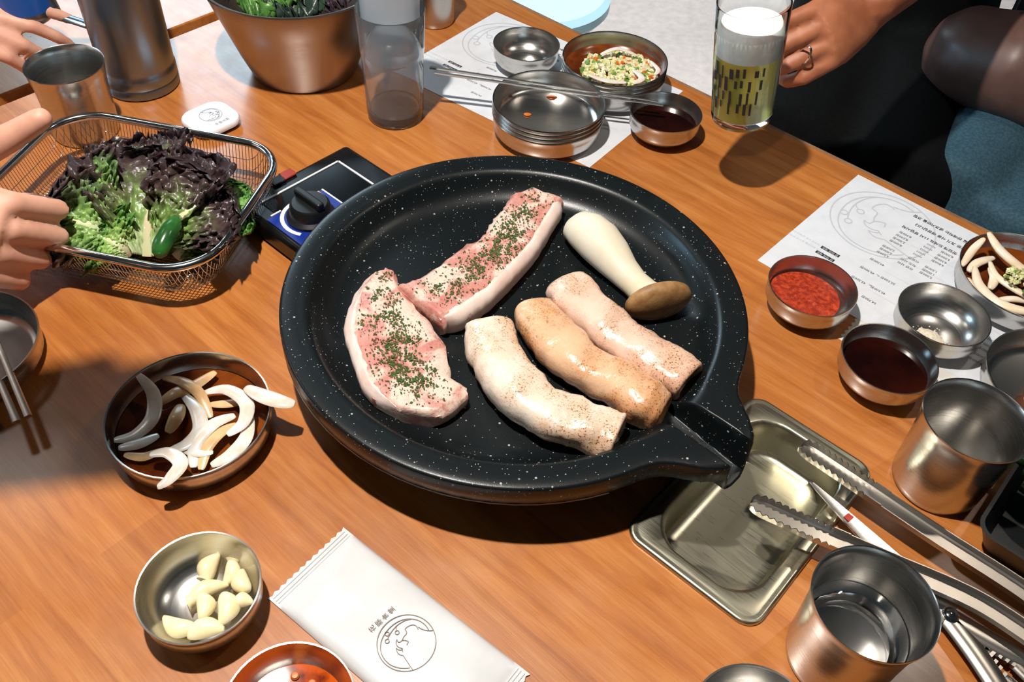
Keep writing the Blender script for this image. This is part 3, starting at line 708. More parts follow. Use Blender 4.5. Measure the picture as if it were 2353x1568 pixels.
def strip3(pts, wmax, mat, name, thick=.3, up=(0, 0, 1), K=22, taper=(.15, 1)):
    """crescent shaped slice following 3-D points, flattened cross-section"""
    P = catmull(pts, K); rad = [wmax*(math.sin(math.pi*(.06+.88*k/(K-1)))**.55) for k in range(K)]
    org = P[K//2].copy()
    o = MB().tube([p-org for p in P], rad, 12, flat=thick, up=up).build(name, M[mat], sharp=80); o.location = org; return o
ZO = 0.0175
disc('soy_onion_sauce', 'thin brown soy sauce in the onion dish left of the pan', 'sauce', B['onion'], .0592, .0112, 'soy_onion', thick=.004)
on = [  # px points with heights, half width, material, label
    ([(318, 862, .036), (352, 905, .026), (350, 960, .020), (310, 1000, .018), (262, 1012, .018)], .0062, 'onion', 'long onion slice hooked over the back left rim'),
    ([(375, 868, .018), (420, 878, .024), (458, 905, .024), (485, 960, .018)], .0050, 'onion_soy', 'onion slice arching across the back of the dish'),
    ([(362, 930, .018), (400, 905, .022), (440, 890, .020), (495, 855, .018)], .0062, 'onion_soy', 'soy-stained onion slice lying flat at the back'),
    ([(420, 905, .020), (450, 940, .022), (460, 985, .022), (430, 1020, .022), (390, 1035, .022)], .0062, 'onion', 'onion slice curving down the middle of the dish'),
    ([(470, 902, .020), (520, 895, .026), (565, 925, .028), (560, 970, .026), (522, 1000, .024)], .0060, 'onion', 'hooked onion slice on the right of the middle'),
    ([(565, 890, .030), (600, 908, .034), (640, 922, .037), (678, 929, .036)], .0072, 'onion', 'pointed onion piece sticking out over the right rim'),
    ([(345, 1045, .026), (385, 1040, .031), (415, 1065, .033), (390, 1100, .031), (362, 1120, .026)], .0058, 'onion', 'hooked onion slice hanging over the front rim'),
    ([(445, 1075, .018), (450, 1020, .022), (490, 975, .024), (540, 955, .022)], .0060, 'onion', 'thick onion slice in the lower right, outer one'),
    ([(462, 1080, .018), (475, 1030, .021), (505, 995, .022), (545, 975, .020)], .0055, 'onion_soy', 'thick onion slice in the lower right, inner one'),
    ([(485, 1070, .020), (530, 1045, .022), (565, 1005, .022), (575, 955, .022)], .0060, 'onion', 'onion slice following the right inner wall'),
    ([(272, 1030, .018), (320, 1020, .018), (365, 1000, .018)], .0050, 'onion', 'short onion slice at the left wall'),
    ([(285, 1045, .017), (330, 1050, .016), (370, 1035, .017)], .0042, 'onion_soy', 'thin onion slice low at the left front'),
    ([(385, 995, .018), (405, 960, .022), (415, 930, .020)], .0062, 'onion_soy', 'stubby soy-stained onion root piece in the centre'),
    ([(480, 930, .016), (540, 925, .016), (590, 900, .018)], .0045, 'onion_soy', 'submerged onion slice at the right'),
    ([(415, 1030, .019), (450, 1042, .021), (490, 1040, .021)], .0036, 'onion', 'thin onion sliver near the front'),
]
for pts, w, mt, lab in on:
    o = strip3([at(x, y, h) for x, y, h in pts], w, mt, 'onion_slice', .28); tag(o, lab, 'onion', 'onion slices in soy')
# radish dish at the right edge
disc('soy_broth', 'brown soy broth under the radish strips at the right edge', 'sauce', B['rn'], .0606, .013, 'soy_onion', thick=.005)
rn = [([(2210, 612, .022), (2235, 575, .03), (2262, 548, .036)], .0042), ([(2272, 535, .040), (2298, 575, .036), (2345, 615, .030), (2390, 640, .026)], .0055), ([(2225, 625, .018), (2245, 605, .022), (2285, 592, .022)], .0048),
      ([(2240, 615, .022), (2250, 655, .024), (2290, 695, .026), (2350, 715, .028), (2400, 715, .026)], .0060), ([(2275, 602, .024), (2290, 635, .024), (2340, 670, .024), (2380, 690, .024)], .0042),
      ([(2275, 665, .018), (2285, 640, .022), (2275, 615, .022)], .0050), ([(2290, 690, .017), (2330, 688, .018), (2370, 695, .017)], .0040), ([(2225, 640, .018), (2235, 665, .02), (2260, 690, .02)], .0045)]
rl = ['radish strip leaning on the left rim', 'thick radish strip poking over the back rim', 'radish strip curling at the upper left', 'broad radish strip along the front wall', 'long thin radish strip across the middle', 'short radish strip curled in the middle', 'radish strip lying low near the front', 'radish strip pressed against the lower left wall']
for (pts, w), lab in zip(rn, rl):
    o = strip3([at(x, y, h) for x, y, h in pts], w, 'radish', 'radish_strip', .6); tag(o, lab+' of the dish at the right edge', 'radish', 'radish strips')
def crumbs(name, label, c, r, z, n, s, mats, seed, parent_label_cat='garnish'):
    rng = random.Random(seed); t = thing(name, label, parent_label_cat, (c[0], c[1], z))
    for mt, frac in mats:
        mb = MB()
        for _ in range(int(n*frac)):
            a = rng.random()*6.28; q = r*math.sqrt(rng.random()); ss = s*(.6+rng.random()*.8); x, y = q*math.cos(a), q*math.sin(a); zz = .003*(1-(q/r)**2)+rng.random()*.002
            Mx = Matrix.Translation((x, y, zz)) @ Matrix.Rotation(rng.random()*3, 4, (rng.random(), rng.random(), rng.random()+.1))
            b = MB().box(-ss, ss, -ss*.8, ss*.8, -ss*.6, ss*.6).xform(Mx); mb.add(b.v, b.f)
        o = mb.build(mt+'_bits', M[mt], t, smooth=False); o['kind'] = 'stuff'
    return t
g = at(2345, 645, .03); crumbs('minced_garlic', 'minced garlic with scallion on the radish strips', (g.x, g.y), .016, g.z, 90, .0016, (('minced', .8), ('scallion', .2)), 4)
# kimchi dish
kk = B['kim']; kp = at(2340, 920, .02)
for i, lab in enumerate(('nearest the cup rim', 'in the middle', 'farthest to the right')):
    a = Vector((kk[0]-.030+.012*i, kk[1]-.012+.012*i, T+.014)); o = strip3([a, a+Vector((.012, .016, .010)), a+Vector((.034, .010, .006)), a+Vector((.048, -.012, .002))], .004, 'kimchi', 'kimchi_strip', .5); tag(o, 'orange kimchi strip '+lab+' in the right dish', 'kimchi', 'kimchi strips')
# far dish: onion, minced garlic and scallion in sauce
zb = .0004+.0156; disc('onion_sauce', 'brown sauce in the top dish of the far stack', 'sauce', B['nood'], .0606, .013, 'soy_onion', thick=.005, base=zb)
fn = at(1425, 150, .038); crumbs('minced_topping', 'minced garlic and scallion heaped on the far sauce dish', (fn.x, fn.y), .046, T+zb+.0135, 420, .0027, (('minced', .5), ('radish', .25), ('scallion', .15), ('carrot_bit', .1)), 8)
for pts, w, lab in (([(1380, 125, .04), (1420, 112, .044), (1465, 128, .04)], .0036, 'onion slice arching at the back of the far sauce dish'), ([(1495, 140, .042), (1512, 160, .042), (1505, 172, .04)], .0030, 'onion slice at the right rim of the far sauce dish'),
                    ([(1352, 172, .038), (1395, 186, .038), (1440, 190, .038)], .0042, 'onion slice along the front of the far sauce dish'), ([(1455, 160, .040), (1475, 180, .040), (1455, 192, .038)], .0042, 'broad onion petal at the front right of the far sauce dish')):
    o = strip3([at(x, y, h) for x, y, h in pts], w, 'onion', 'onion_slice', .35); tag(o, lab, 'onion', 'onion slices in the far dish')
for px, py, lab in ((1268, 224, 'larger orange crumb on the empty stacked dish'), (1212, 264, 'smaller orange crumb on the empty stacked dish')):
    p = at(px, py, .021); s = .0045 if px > 1250 else .003
    o = MB().loft([[Vector((math.cos(a)*s*q*(1.4+.3*math.sin(3*a)), math.sin(a)*s*q, z)) for a in [2*math.pi*k/12 for k in range(12)]] for q, z in ((.7, 0), (1, .0008), (.8, .0018), (.3, .0022))]).build('carrot_crumb', M['carrot_bit']); o.location = (p.x, p.y, T+.0205); tag(o, lab, 'crumb')

# ------------------------------------------------------------------ printed sheets, receipt, wet-wipe packet, call button
EMB = dict(inner=[(.705, .497), (.554, .674), (.337, .806), (.089, .85), (-.13, .833), (-.377, .729), (-.592, .544), (-.755, .301), (-.852, .025), (-.855, -.241), (-.775, -.478), (-.607, -.685), (-.392, -.827), (-.111, -.895), (.121, -.888), (.234, -.86)],
    branch=[(.05, .843), (-.124, .791), (-.291, .683), (-.415, .568), (-.531, .402), (-.622, .207), (-.653, .081)], twig=[(-.415, .568), (-.428, .493), (-.401, .401)],
    brow=[(.336, .489), (.285, .58), (.197, .638), (.097, .635), (-.034, .566), (-.111, .472), (-.085, .425), (-.042, .356), (-.056, .282), (-.122, .184), (-.154, .057)],
    hat=[(.329, .579), (.431, .528), (.577, .483), (.717, .477), (.845, .497)], lip1=[(-.154, .057), (-.234, -.01), (-.296, .006), (-.335, .074)], lip2=[(-.335, .074), (-.351, -.019), (-.318, -.119), (-.228, -.194), (-.117, -.216)],
    lip3=[(-.117, -.216), (-.128, -.277), (-.236, -.275), (-.312, -.23)], lip4=[(-.312, -.23), (-.289, -.32), (-.217, -.415), (-.113, -.458), (-.053, -.463)], line=[(-.053, -.463), (.341, -.94)], cheek=[(-.154, .057), (-.067, .068), (.067, .033)], cheek2=[(.067, .033), (.024, -.093)], tick=[(-.117, -.216), (-.083, -.345)])
def ribbon(mb, pts, w, z, closed=False, n=None):
    P = catmull([(x, y, 0) for x, y in pts], n or max(2, len(pts)*4), closed); N = len(P); vs = []; fs = []
    for i, p in enumerate(P):
        a = P[(i-1) % N] if closed or i else p; b = P[(i+1) % N] if closed or i < N-1 else p
        t = (b-a).normalized(); nn = Vector((-t.y, t.x, 0))*w/2; vs += [(p.x-nn.x, p.y-nn.y, z), (p.x+nn.x, p.y+nn.y, z)]
    for i in range(N if closed else N-1):
        j = (i+1) % N; fs.append((2*i, 2*j, 2*j+1, 2*i+1))
    mb.add(vs, fs)
def emblem(R, w, z, rot=0, c=(0, 0)):
    mb = MB(); cr, sr = math.cos(rot), math.sin(rot)
    f = lambda p: (c[0]+R*(p[0]*cr-p[1]*sr), c[1]+R*(p[0]*sr+p[1]*cr))
    circ = lambda cx, cy, r, n=28: [(cx+r*math.cos(2*math.pi*k/n), cy+r*math.sin(2*math.pi*k/n)) for k in range(n)]
    ribbon(mb, [f(p) for p in circ(0, 0, 1, 48)], w, z, True, 96)
    for cc in ((-.699, .253), (-.66, -.006), (-.367, .327)): ribbon(mb, [f(p) for p in circ(cc[0], cc[1], .07, 16)], w, z, True, 24)
    for v in EMB.values(): ribbon(mb, [f(p) for p in v], w, z, n=2 if len(v) == 2 else None)
    return mb
# text to mesh
_texts = []
def text(s, size, x, y, rot=0, bold=0.0): _texts.append((s, size, x, y, rot, bold))
def flush(mb, z):
    tmp = []
    for s, size, x, y, rot, bold in _texts:
        c = bpy.data.curves.new('t', 'FONT'); c.body = s; c.size = size; c.align_x = 'CENTER'; c.align_y = 'CENTER'; c.resolution_u = 2; c.offset = bold
        o = bpy.data.objects.new('t', c); COL.objects.link(o); tmp.append((o, x, y, rot))
    bpy.context.view_layer.update(); dg = bpy.context.evaluated_depsgraph_get()
    for o, x, y, rot in tmp:
        me = bpy.data.meshes.new_from_object(o.evaluated_get(dg)); cr, sr = math.cos(rot), math.sin(rot)
        mb.add([(x+v.co.x*cr-v.co.y*sr, y+v.co.x*sr+v.co.y*cr, z) for v in me.vertices], [tuple(p.vertices) for p in me.polygons])
        bpy.data.meshes.remove(me); c = o.data; bpy.data.objects.remove(o); bpy.data.curves.remove(c)
    _texts.clear(); return mb
# menu sheet, local frame: x along the long side, y away from the table edge side (towards the viewer is -y)
A2 = at(1972, 402); B2 = at(1733, 605); e2 = (B2-A2).normalized(); e1 = Vector((-e2.y, e2.x, 0)); rz2 = math.atan2(e1.y, e1.x)
mn = thing('menu_sheet', 'white printed menu sheet under the red paste bowl at the right', 'paper', (A2.x, A2.y, T+.0002), rz2, 'printed menu sheets')
# local: x=e1, y=-e2
SW, SL = 0.21, 0.297
MB().prism([(0, -SW), (SL, -SW), (SL, 0), (0, 0)], 0, .00025).build('sheet', M['paper'], mn, smooth=False)
def loc2(px, py):
    d = at(px, py)-A2; return d.dot(e1), -d.dot(e2)
emblem(.0552, .0015, .0004, math.radians(-2.5)-rz2, loc2(2027, 516)).build('emblem', M['ink_light'], mn, smooth=False)
lc = at(2027, 516); 
for s, px, py in (('8,000원', 2080, 540), ('8,500원', 2072, 546.5), ('2,000원', 2065, 553), ('8,000원', 2058, 559.5), ('2,000원', 2041, 571.5), ('2,000원', 2035, 578), ('3,500원', 2028, 585), ('40,000원', 2015, 603),
                  ('8,000원', 2175.6, 585.6), ('5,000원', 2167.6, 592.5), ('4,500원', 2160.7, 599), ('4,800원', 2154, 605.5), ('1,500원', 2139, 620), ('1,000원', 2132.6, 626.2), ('5,000원', 2126.8, 633),
                  ('비빔면', 2098.7, 598), ('치즈 사리', 2087, 604), ('라면 사리', 2080, 611.5), ('49,900원', 1992.6, 622), ('50,500원', 2039.6, 646), ('<-', 2017, 634), ('43,500원', 1972, 644), ('<-', 1999, 656), ('45,500원', 2017, 668), ('54,700원', 1996, 690),
                  ('24,000원', 2282, 786), ('24,000원', 2268, 795), ('8,000원', 2262, 806), ('9,000원', 2250, 818), ('9,000원', 2240, 830)):
    x, y = loc2(px, py)
    if 0.004 < x < SL-.004 and -SW+.004 < y < -.004: text(s, .0044, x, y, math.pi)
for s, px, py in (('당일 판매하는 생고기만을 고집', 2165, 529), ('한돈 고기 사용 매장입니다', 2160, 545), ('맛있게 드세요 11시 영업시작', 2135, 552)):
    x, y = loc2(px, py); text(s, .0052, x, y, math.pi, .00012)
for k in range(5): text('사이다', .0036, *loc2(2140-8*k, 566+5.5*k), math.pi)
flush(MB(), .00042).build('printed_text', M['ink'], mn, smooth=False)['kind'] = 'stuff'
for s, px, py, w in (('가격은 부가세 포함 금액입니다', 1862, 552, 0), ('원산지 표시판을 참고해 주세요', 1852, 559, 0)): text(s, .0034, *loc2(px, py), math.pi)
mb = MB()
for yy in (-.048, -.070, -.098, -.128, -.165): ribbon(mb, [(.10, yy), (SL-.012, yy)], .0003, .00035, n=2)
flush(mb, .00035).build('faint_print', M['ink_light'], mn, smooth=False)
bx = []
mb = MB()
for px, py in ((1907.4, 579.4), (1895.3, 589.7)):
    x, y = loc2(px, py); mb.add([(x-.0105, y-.0022, .00038), (x+.0105, y-.0022, .00038), (x+.0105, y+.0022, .00038), (x-.0105, y+.0022, .00038)], [(0, 1, 2, 3)])
mb.build('black_box_print', M['ink_black'], mn, smooth=False)
for s, (px, py) in zip(('한 마리 세트', '반 마리 세트'), ((1907.4, 579.4), (1895.3, 589.7))): text(s, .0036, *loc2(px, py), math.pi)
flush(MB(), .00046).build('box_lettering', M['paper'], mn, smooth=False)
A1 = at(1140, 28); D1 = at(1570, 210); f1 = (D1-A1).normalized()
mn1 = copy_tree(mn); mn1.location = (A1.x, A1.y, T+.0002); mn1.rotation_euler = (0, 0, math.atan2(f1.y, f1.x)); tag(mn1, 'white printed menu sheet under the stacked dishes at the top')
# receipt under the right sheet
rc = at(1925, 778); rcu, rcv = uvof(rc)
poly = [(0.0025*(k % 2), .0035*k) for k in range(23)]; poly = [(.36, 0), (.36, poly[-1][1])]+list(reversed(poly))
o = MB().prism(poly, 0, .00012).build('receipt', M['receipt'], smooth=False); o.location = (rc.x, rc.y, T+.00004); o.rotation_euler = (0, 0, RZ+.02)
tag(o, 'long off-white receipt with serrated end tucked under the right menu', 'paper')
# wet-wipe packet
WA, WB, WC_ = at(788, 1208, .004), at(628, 1383, .004), at(1219, 1547, .004)
ex = (WC_-WA); PL = ex.length; ex.normalize(); ey = Vector((-ex.y, ex.x, 0)); PWd = abs((WB-WA).dot(ey)); rzp = math.atan2(ex.y, ex.x)
wp = thing('wet_wipe_packet', 'white wet-wipe packet with round emblem lying before the pan', 'packet', (WA.x, WA.y, T), rzp)
def pk():
    NX, NY = 60, 24; vs = []; fs = []
    for side in (1, -1):
        for i in range(NX+1):
            for j in range(NY+1):
                x = PL*i/NX; y = -PWd*j/NY
                ex_ = min(i/NX, 1-i/NX)*PL; ey_ = min(j/NY, 1-j/NY)*PWd
                b = min(1, max(0, (ex_-.010)/.016))**.6*min(1, ey_/.007)**.5
                z = .0012+side*(.0003+.0042*b) if side > 0 else .0006-.0005*b
                if side > 0: z += b*(.0007*mnoise.noise(Vector((x*28, y*40, 3)))+.0004*math.sin((x+y*.4)*160)*(1 if ex_ < .03 else .25))
                xx = x
                if i == 0: xx += .0016*(j % 2)
                if i == NX: xx -= .0016*(j % 2)
                vs.append((xx, y, z))
    n = (NX+1)*(NY+1)
    for i in range(NX):
        for j in range(NY):
            a = i*(NY+1)+j; b = a+NY+1
            fs += [(a, a+1, b+1, b), (n+a, n+b, n+b+1, n+a+1)]
    for i in range(NX):
        for j in (0, NY):
            a = i*(NY+1)+j; b = a+NY+1; fs.append((a, b, n+b, n+a) if j == 0 else (b, a, n+a, n+b))
    for j in range(NY):
        for i in (0, NX):
            a = i*(NY+1)+j; b = a+1; fs.append((b, a, n+a, n+b) if i == 0 else (a, b, n+b, n+a))
    return MB().add(vs, fs)
wr = pk().build('wrapper', M['packet'], wp, sharp=70)
for x in (.0035, .0065, .009): 
    MB().tube([(x, -.002, .0017), (x, -PWd+.002, .0017)], .0006, 6).build('crimp', M['packet'], wr)
    MB().tube([(PL-x, -.002, .0017), (PL-x, -PWd+.002, .0017)], .0006, 6).build('crimp', M['packet'], wr)
def locp(px, py, h=.0062):
    d = at(px, py, h)-WA; return d.dot(ex), d.dot(ey)
emblem(.0201, .00055, .0064, -rzp, locp(934, 1477)).build('emblem', M['ink_brown'], wp, smooth=False)
gl0, gl1 = Vector(locp(856, 1444)), Vector(locp(900, 1402)); gd = (gl1-gl0).normalized()
ga = math.atan2(-gd.y, -gd.x)-math.pi/2
for k, ch in enumerate('花豚食堂'):
    p = gl0.lerp(gl1, k/3); text(ch, .0049, p.x, p.y, ga)
flush(MB(), .0064).build('lettering', M['ink_brown'], wp, smooth=False)
# call button
bl = at(483, 268, .011); cb = thing('call_button', 'white rounded-square table call button behind the lettuce basket', 'call button', (bl.x, bl.y, T), math.radians(50))
bt = rrect(.058, .055, .018, 8)
def sc2(p, s, z): return [(x*s, y*s, z) for x, y in p]
MB().loft([sc2(bt, .86, 0), sc2(bt, .88, .004)]).build('base', M['black_plastic'], cb)
MB().loft([sc2(bt, .90, .0035), sc2(bt, .985, .005), sc2(bt, 1, .0075), sc2(bt, .985, .0095), sc2(bt, .95, .0108), sc2(bt, .5, .0114)]).build('cover', M['white_plastic'], cb, sharp=30)
emblem(.0125, .0006, .0117, math.radians(190), (0.002, 0.002)).build('emblem', M['ink_grey'], cb, smooth=False)
text('호출버튼', .0052, .004, -.018, math.radians(0)); flush(MB(), .0117).build('lettering', M['ink_grey'], cb, smooth=False)

# ------------------------------------------------------------------ lettuce basket
LEAF = {'red': [(0.0, 'd3ddb0'), (.2, '7da24e'), (.38, '5d6a3c'), (.55, '4a3a38'), (1.0, '33262c')], 'green': [(0.0, 'e4e8c4'), (.3, '9fc06a'), (.7, '5f9440'), (1.0, '4a7a34')],
        'mixed': [(0.0, 'dfe4bc'), (.3, '86ad58'), (.65, '648250'), (.85, '5a4a4a'), (1.0, '453540')], 'dark': [(0.0, '8aa860'), (.4, '4f6a3c'), (.8, '2f4630'), (1.0, '283830')]}
def leaf(label, base, tip, width, seed, pal, cup=.25, ruffle=.011, bend=.02, stem=True, facing=None, group='lettuce leaves in the basket'):
    base = Vector(base); tip = Vector(tip); d = tip-base; L = d.length; d.normalize()
    fw = Vector(facing) if facing else Vector((0, -.55, .83))
    nrm = (fw-d*fw.dot(d)).normalized(); sd = d.cross(nrm)
    NS, NT_ = 44, 60; vs = []; cols = []
    pal_ = [(p, lin(c)) for p, c in LEAF[pal]]
    def col(x):
        x = min(max(x, 0), 1)
        for (p0, c0), (p1, c1) in zip(pal_[:-1], pal_[1:]):
            if x <= p1: f = (x-p0)/(p1-p0); return [c0[i]*(1-f)+c1[i]*f for i in range(3)]+[1]
        return list(pal_[-1][1])
    for i in range(NS+1):
        s = i/NS
        w = width*(.16+.84*math.sin(math.pi/2*min(1, s*1.25))**1.4)*(1 if s < .72 else math.sqrt(max(.02, 1-((s-.72)/.29)**2)))
        for j in range(NT_+1):
            t = j/NT_*2-1; edge = max(abs(t)**1.6, max(0, (s-.6)/.4)**1.5)*min(1, s*2.2)
            q = Vector((s*7, t*4.5, seed*1.7))
            rf = ruffle*edge*(math.sin(t*15+mnoise.noise(q)*6+seed)*math.cos(s*19+mnoise.noise(q+Vector((9, 0, 0)))*5)+.6*mnoise.noise(q*2.4)+.4*math.sin(s*42+t*34+seed))
            cr = .0035*mnoise.noise(q*3.2)*min(1, s*3)+.0016*mnoise.noise(q*8)
            rad_ = 1+.05*edge*mnoise.noise(q*3+Vector((0, 5, 0)))
            x = s*L*rad_-(abs(t)**2)*L*.06*s; y = t*w*rad_+rf*.35
            z = cup*w*(abs(t)**1.7)*.8+bend*math.sin(s*math.pi)-bend*1.6*s*s+rf+cr-.002*math.exp(-(t/.05)**2)
            vs.append(base+d*x+sd*y+nrm*z)
            cols.append(col(s*.62+edge*.42+.16*mnoise.noise(q*2)-.25*math.exp(-(t/.06)**2)*(1-s)))
    fs = [(i*(NT_+1)+j, i*(NT_+1)+j+1, (i+1)*(NT_+1)+j+1, (i+1)*(NT_+1)+j) for i in range(NS) for j in range(NT_)]
    r = thing('lettuce_leaf', label, 'lettuce', base, 0, group)
    o = MB().add([v-base for v in vs], fs).build('blade', M['lettuce'], r, sharp=180)
    ca = o.data.color_attributes.new('leafcol', 'FLOAT_COLOR', 'POINT')
    ca.data.foreach_set('color', [c for q in cols for c in q])
    sm = o.modifiers.new('thickness', 'SOLIDIFY'); sm.thickness = .0006; sm.offset = 0
    if stem:
        P = [d*(L*s)+nrm*(bend*math.sin(s*math.pi)-bend*1.6*s*s-.0015) for s in [k/14*.8 for k in range(15)]]
        MB().tube(P, [.0052*(1-.85*k/14)+.0006 for k in range(15)], 8, flat=.6, up=nrm).build('rib', M['leaf_stem'], r)
    return r

bk_c = Vector((-.380, .672, T)); bk_r = math.radians(-10); BW, BD, BH = .246, .196, .050
bk = thing('wire_basket', 'rectangular steel wire-mesh basket full of lettuce', 'basket', bk_c, bk_r)
rim = [(x, y, BH) for x, y in rrect(BW, BD, .048, 10)]
MB().tube(rim, .0042, 10, closed=True).build('rim', M['steel_bright'], bk)
foot = [(x, y, .0022) for x, y in rrect(BW*.74, BD*.68, .035, 8)]
MB().tube(foot, .0022, 8, closed=True).build('foot_ring', M['steel'], bk)
def bsurf(x, y):
    """depth of the basket surface at x,y"""
    def sdr(x, y, w, l, r): 
        qx, qy = abs(x)-w/2+r, abs(y)-l/2+r
        return math.hypot(max(qx, 0), max(qy, 0))+min(max(qx, qy), 0)-r
    d = -sdr(x, y, BW, BD, .048)
    t = min(1, max(0, d/.020)); return BH-(BH-.005)*(1-(1-t)**2.2), d
mbs = MB(); pit = .0036
for ax_ in (0, 1):
    half = BW/2 if ax_ == 1 else BD/2; oth = BD/2 if ax_ == 1 else BW/2
    k = -int(half/pit)
    while k*pit < half:
        c = k*pit; pts = []; run = []
        n_ = 44
        for i in range(n_+1):
            q = -oth+2*oth*i/n_
            q = oth*math.copysign(1-(1-abs(q/oth))**1.0, q) if q else 0
            x, y = (c, q) if ax_ == 1 else (q, c)
            z, d = bsurf(x, y)
            if d >= -.001: run.append((x, y, z))
        if len(run) > 3: mbs.tube(run, .00042, 4, caps=False)
        k += 1
o = mbs.build('wire_mesh', M['steel_bright'], bk, sharp=180); o['kind'] = 'stuff'

leaf('big red-edged lettuce leaf standing in the middle of the basket', at(338, 588, .022), at(378, 318, .085), .078, 3, 'red', .35, .014, .016)
leaf('purple lettuce leaf fanning to the right behind the chili', at(370, 560, .03), at(500, 420, .078), .058, 5, 'red', .3, .013, .012)
leaf('dark purple lettuce leaf along the left of the basket', at(265, 540, .026), at(105, 490, .062), .045, 8, 'mixed', .3, .013, .015)
leaf('pale-backed lettuce leaf turned over at the left', at(260, 500, .035), at(140, 392, .075), .050, 11, 'mixed', .4, .014, .015)
leaf('green lettuce leaf at the right wall of the basket', at(465, 555, .024), at(545, 460, .052), .034, 17, 'green', .3, .012, .012)
leaf('curly green lettuce leaf at the front of the basket', at(300, 580, .022), at(215, 535, .044), .036, 21, 'green', .3, .012, .01)
leaf('dark green leaf lying flat at the front right corner', at(405, 590, .020), at(485, 520, .034), .034, 26, 'dark', .15, .006, .008)
leaf('red lettuce leaf tucked at the back of the basket', at(330, 440, .035), at(330, 300, .062), .055, 31, 'red', .3, .012, .01)
leaf('yellow-green lettuce heart at the back right of the basket', at(500, 500, .03), at(550, 425, .058), .028, 37, 'green', .4, .006, .01)
leaf('broad green lettuce leaf underneath the others', at(420, 540, .012), at(200, 470, .026), .075, 41, 'dark', .1, .008, .006, stem=False)
cp = [at(362, 592, .048), at(375, 560, .054), at(392, 528, .058), at(412, 498, .056)]
o = MB().tube([p-cp[1] for p in catmull(cp, 12)], [.002, .006, .0078, .0085, .0088, .0088, .0088, .0085, .008, .007, .005, .002], 12).build('green_chili', M['chili_green'], sharp=80); o.location = cp[1]
tag(o, 'dark green chili pepper leaning in front of the big leaf', 'chili')
# lettuce in the large bowl
cz = T+.104
for k, (a, r, lab) in enumerate(((200, .06, 'left of the rim'), (250, .07, 'at the front left'), (285, .07, 'at the front'), (320, .068, 'at the front right'), (20, .06, 'at the right'), (100, .05, 'at the far side'))):
    a = math.radians(a); b0 = Vector((bc[0], bc[1], cz))+Vector((math.cos(a), math.sin(a), 0))*.012
    leaf('lettuce leaf '+lab+' of the large tapered bowl', b0, Vector((bc[0], bc[1], T+.130))+Vector((math.cos(a), math.sin(a), 0))*(r+.004), .042, 50+k, ('mixed', 'green', 'dark', 'mixed', 'green', 'red')[k], .3, .012, .014, facing=(0, 0, 1), group='lettuce leaves in the large bowl')

# ------------------------------------------------------------------ chopsticks, tongs, scissors
def chop(label, a, b, group, r0=.0026, r1=.0016):
    a = Vector(a); b = Vector(b); n = 10
    P = [a.lerp(b, k/(n-1)) for k in range(n)]
    o = MB().tube([p-a for p in P], [r0*(1-k/(n-1))+r1*k/(n-1) for k in range(n)], 8, flat=.62).build('chopstick', M['chop'], sharp=30); o.location = a; tag(o, label, 'chopstick', group)
zc = .0478
chop('far steel chopstick of the pair across the stacked dishes', at(988, 155, zc), at(1512, 234, .0378), 'long steel chopsticks')
chop('near steel chopstick of the pair across the stacked dishes', at(998, 167, zc), at(1524, 243, .0378), 'long steel chopsticks')
chop('right steel chopstick resting on the dish at the left edge', at(64, 958, .022), at(-60, 660, .040), 'chopsticks at the left edge', .0034, .0022)
chop('left steel chopstick resting on the dish at the left edge', at(38, 970, .022), at(-90, 672, .040), 'chopsticks at the left edge', .0034, .0022)

def tong_arm(parent, pts, w, open_side, name='arm', teeth=13):
    """U-channel arm: flat strip with raised edges; scalloped edges near the tip"""
    Q = catmull(pts, 400); P = Q[:140:1]+Q[140::6]; NP = len(P)-1; secs = []; acc = 0
    for i, p in enumerate(P):
        if i: acc += (P[i]-P[i-1]).length
        d = (P[min(i+1, NP)]-P[max(i-1, 0)]).normalized(); s = d.cross(Vector((0, 0, 1))).normalized(); up = s.cross(d)
        f = min(1, (acc+.002)/.014); ww = w*math.sqrt(max(.05, 1-(1-f)**2)) if f < 1 else w
        tooth = .0034*abs(((acc/.0056) % 1)*2-1) if acc < .062 else .0010
        hgt = .0085 if acc < .075 else .0075
        o_ = open_side
        sec = []
        for a, b in ((-1, hgt-tooth), (-.93, .001), (-.75, 0), (.75, 0), (.93, .001), (1, hgt-tooth), (.9, hgt-tooth), (.84, .002), (.7, .0011), (-.7, .0011), (-.84, .002), (-.9, hgt-tooth)):
            # open_side turns the channel on its side
            v = s*(a*ww); z = up*b
            if o_: v = up*(a*ww); z = s*(-b*o_)
            sec.append(p+v+z)
        secs.append(sec)
    return MB().loft(secs).build(name, M['steel_dull'], parent, sharp=35)
tg = thing('tongs', 'long steel tongs with scalloped tips lying over the grease tray', 'tongs', (0, 0, 0))
e0 = at(2460, 1495, .02)
tong_arm(tg, [at(1838, 1030, .018), at(1980, 1125, .022), at(2150, 1240, .022), at(2353, 1372, .021), e0+Vector((.0, .012, 0))], .0085, 0)
tong_arm(tg, [at(1722, 1160, .024), at(1880, 1232, .022), at(2050, 1305, .018), at(2250, 1395, .016), e0-Vector((.004, .010, .004))], .0085, 0)
MB().tube([e0+Vector((-.004, .016, .002)), e0+Vector((.008, .006, .002)), e0+Vector((.010, -.004, .001)), e0+Vector((-.002, -.016, 0))], .006, 8).build('hinge', M['steel_dull'], tg)
sc_ = thing('scissors', 'kitchen scissors with a bright blade and a red smear behind the water cup', 'scissors', (0, 0, 0))
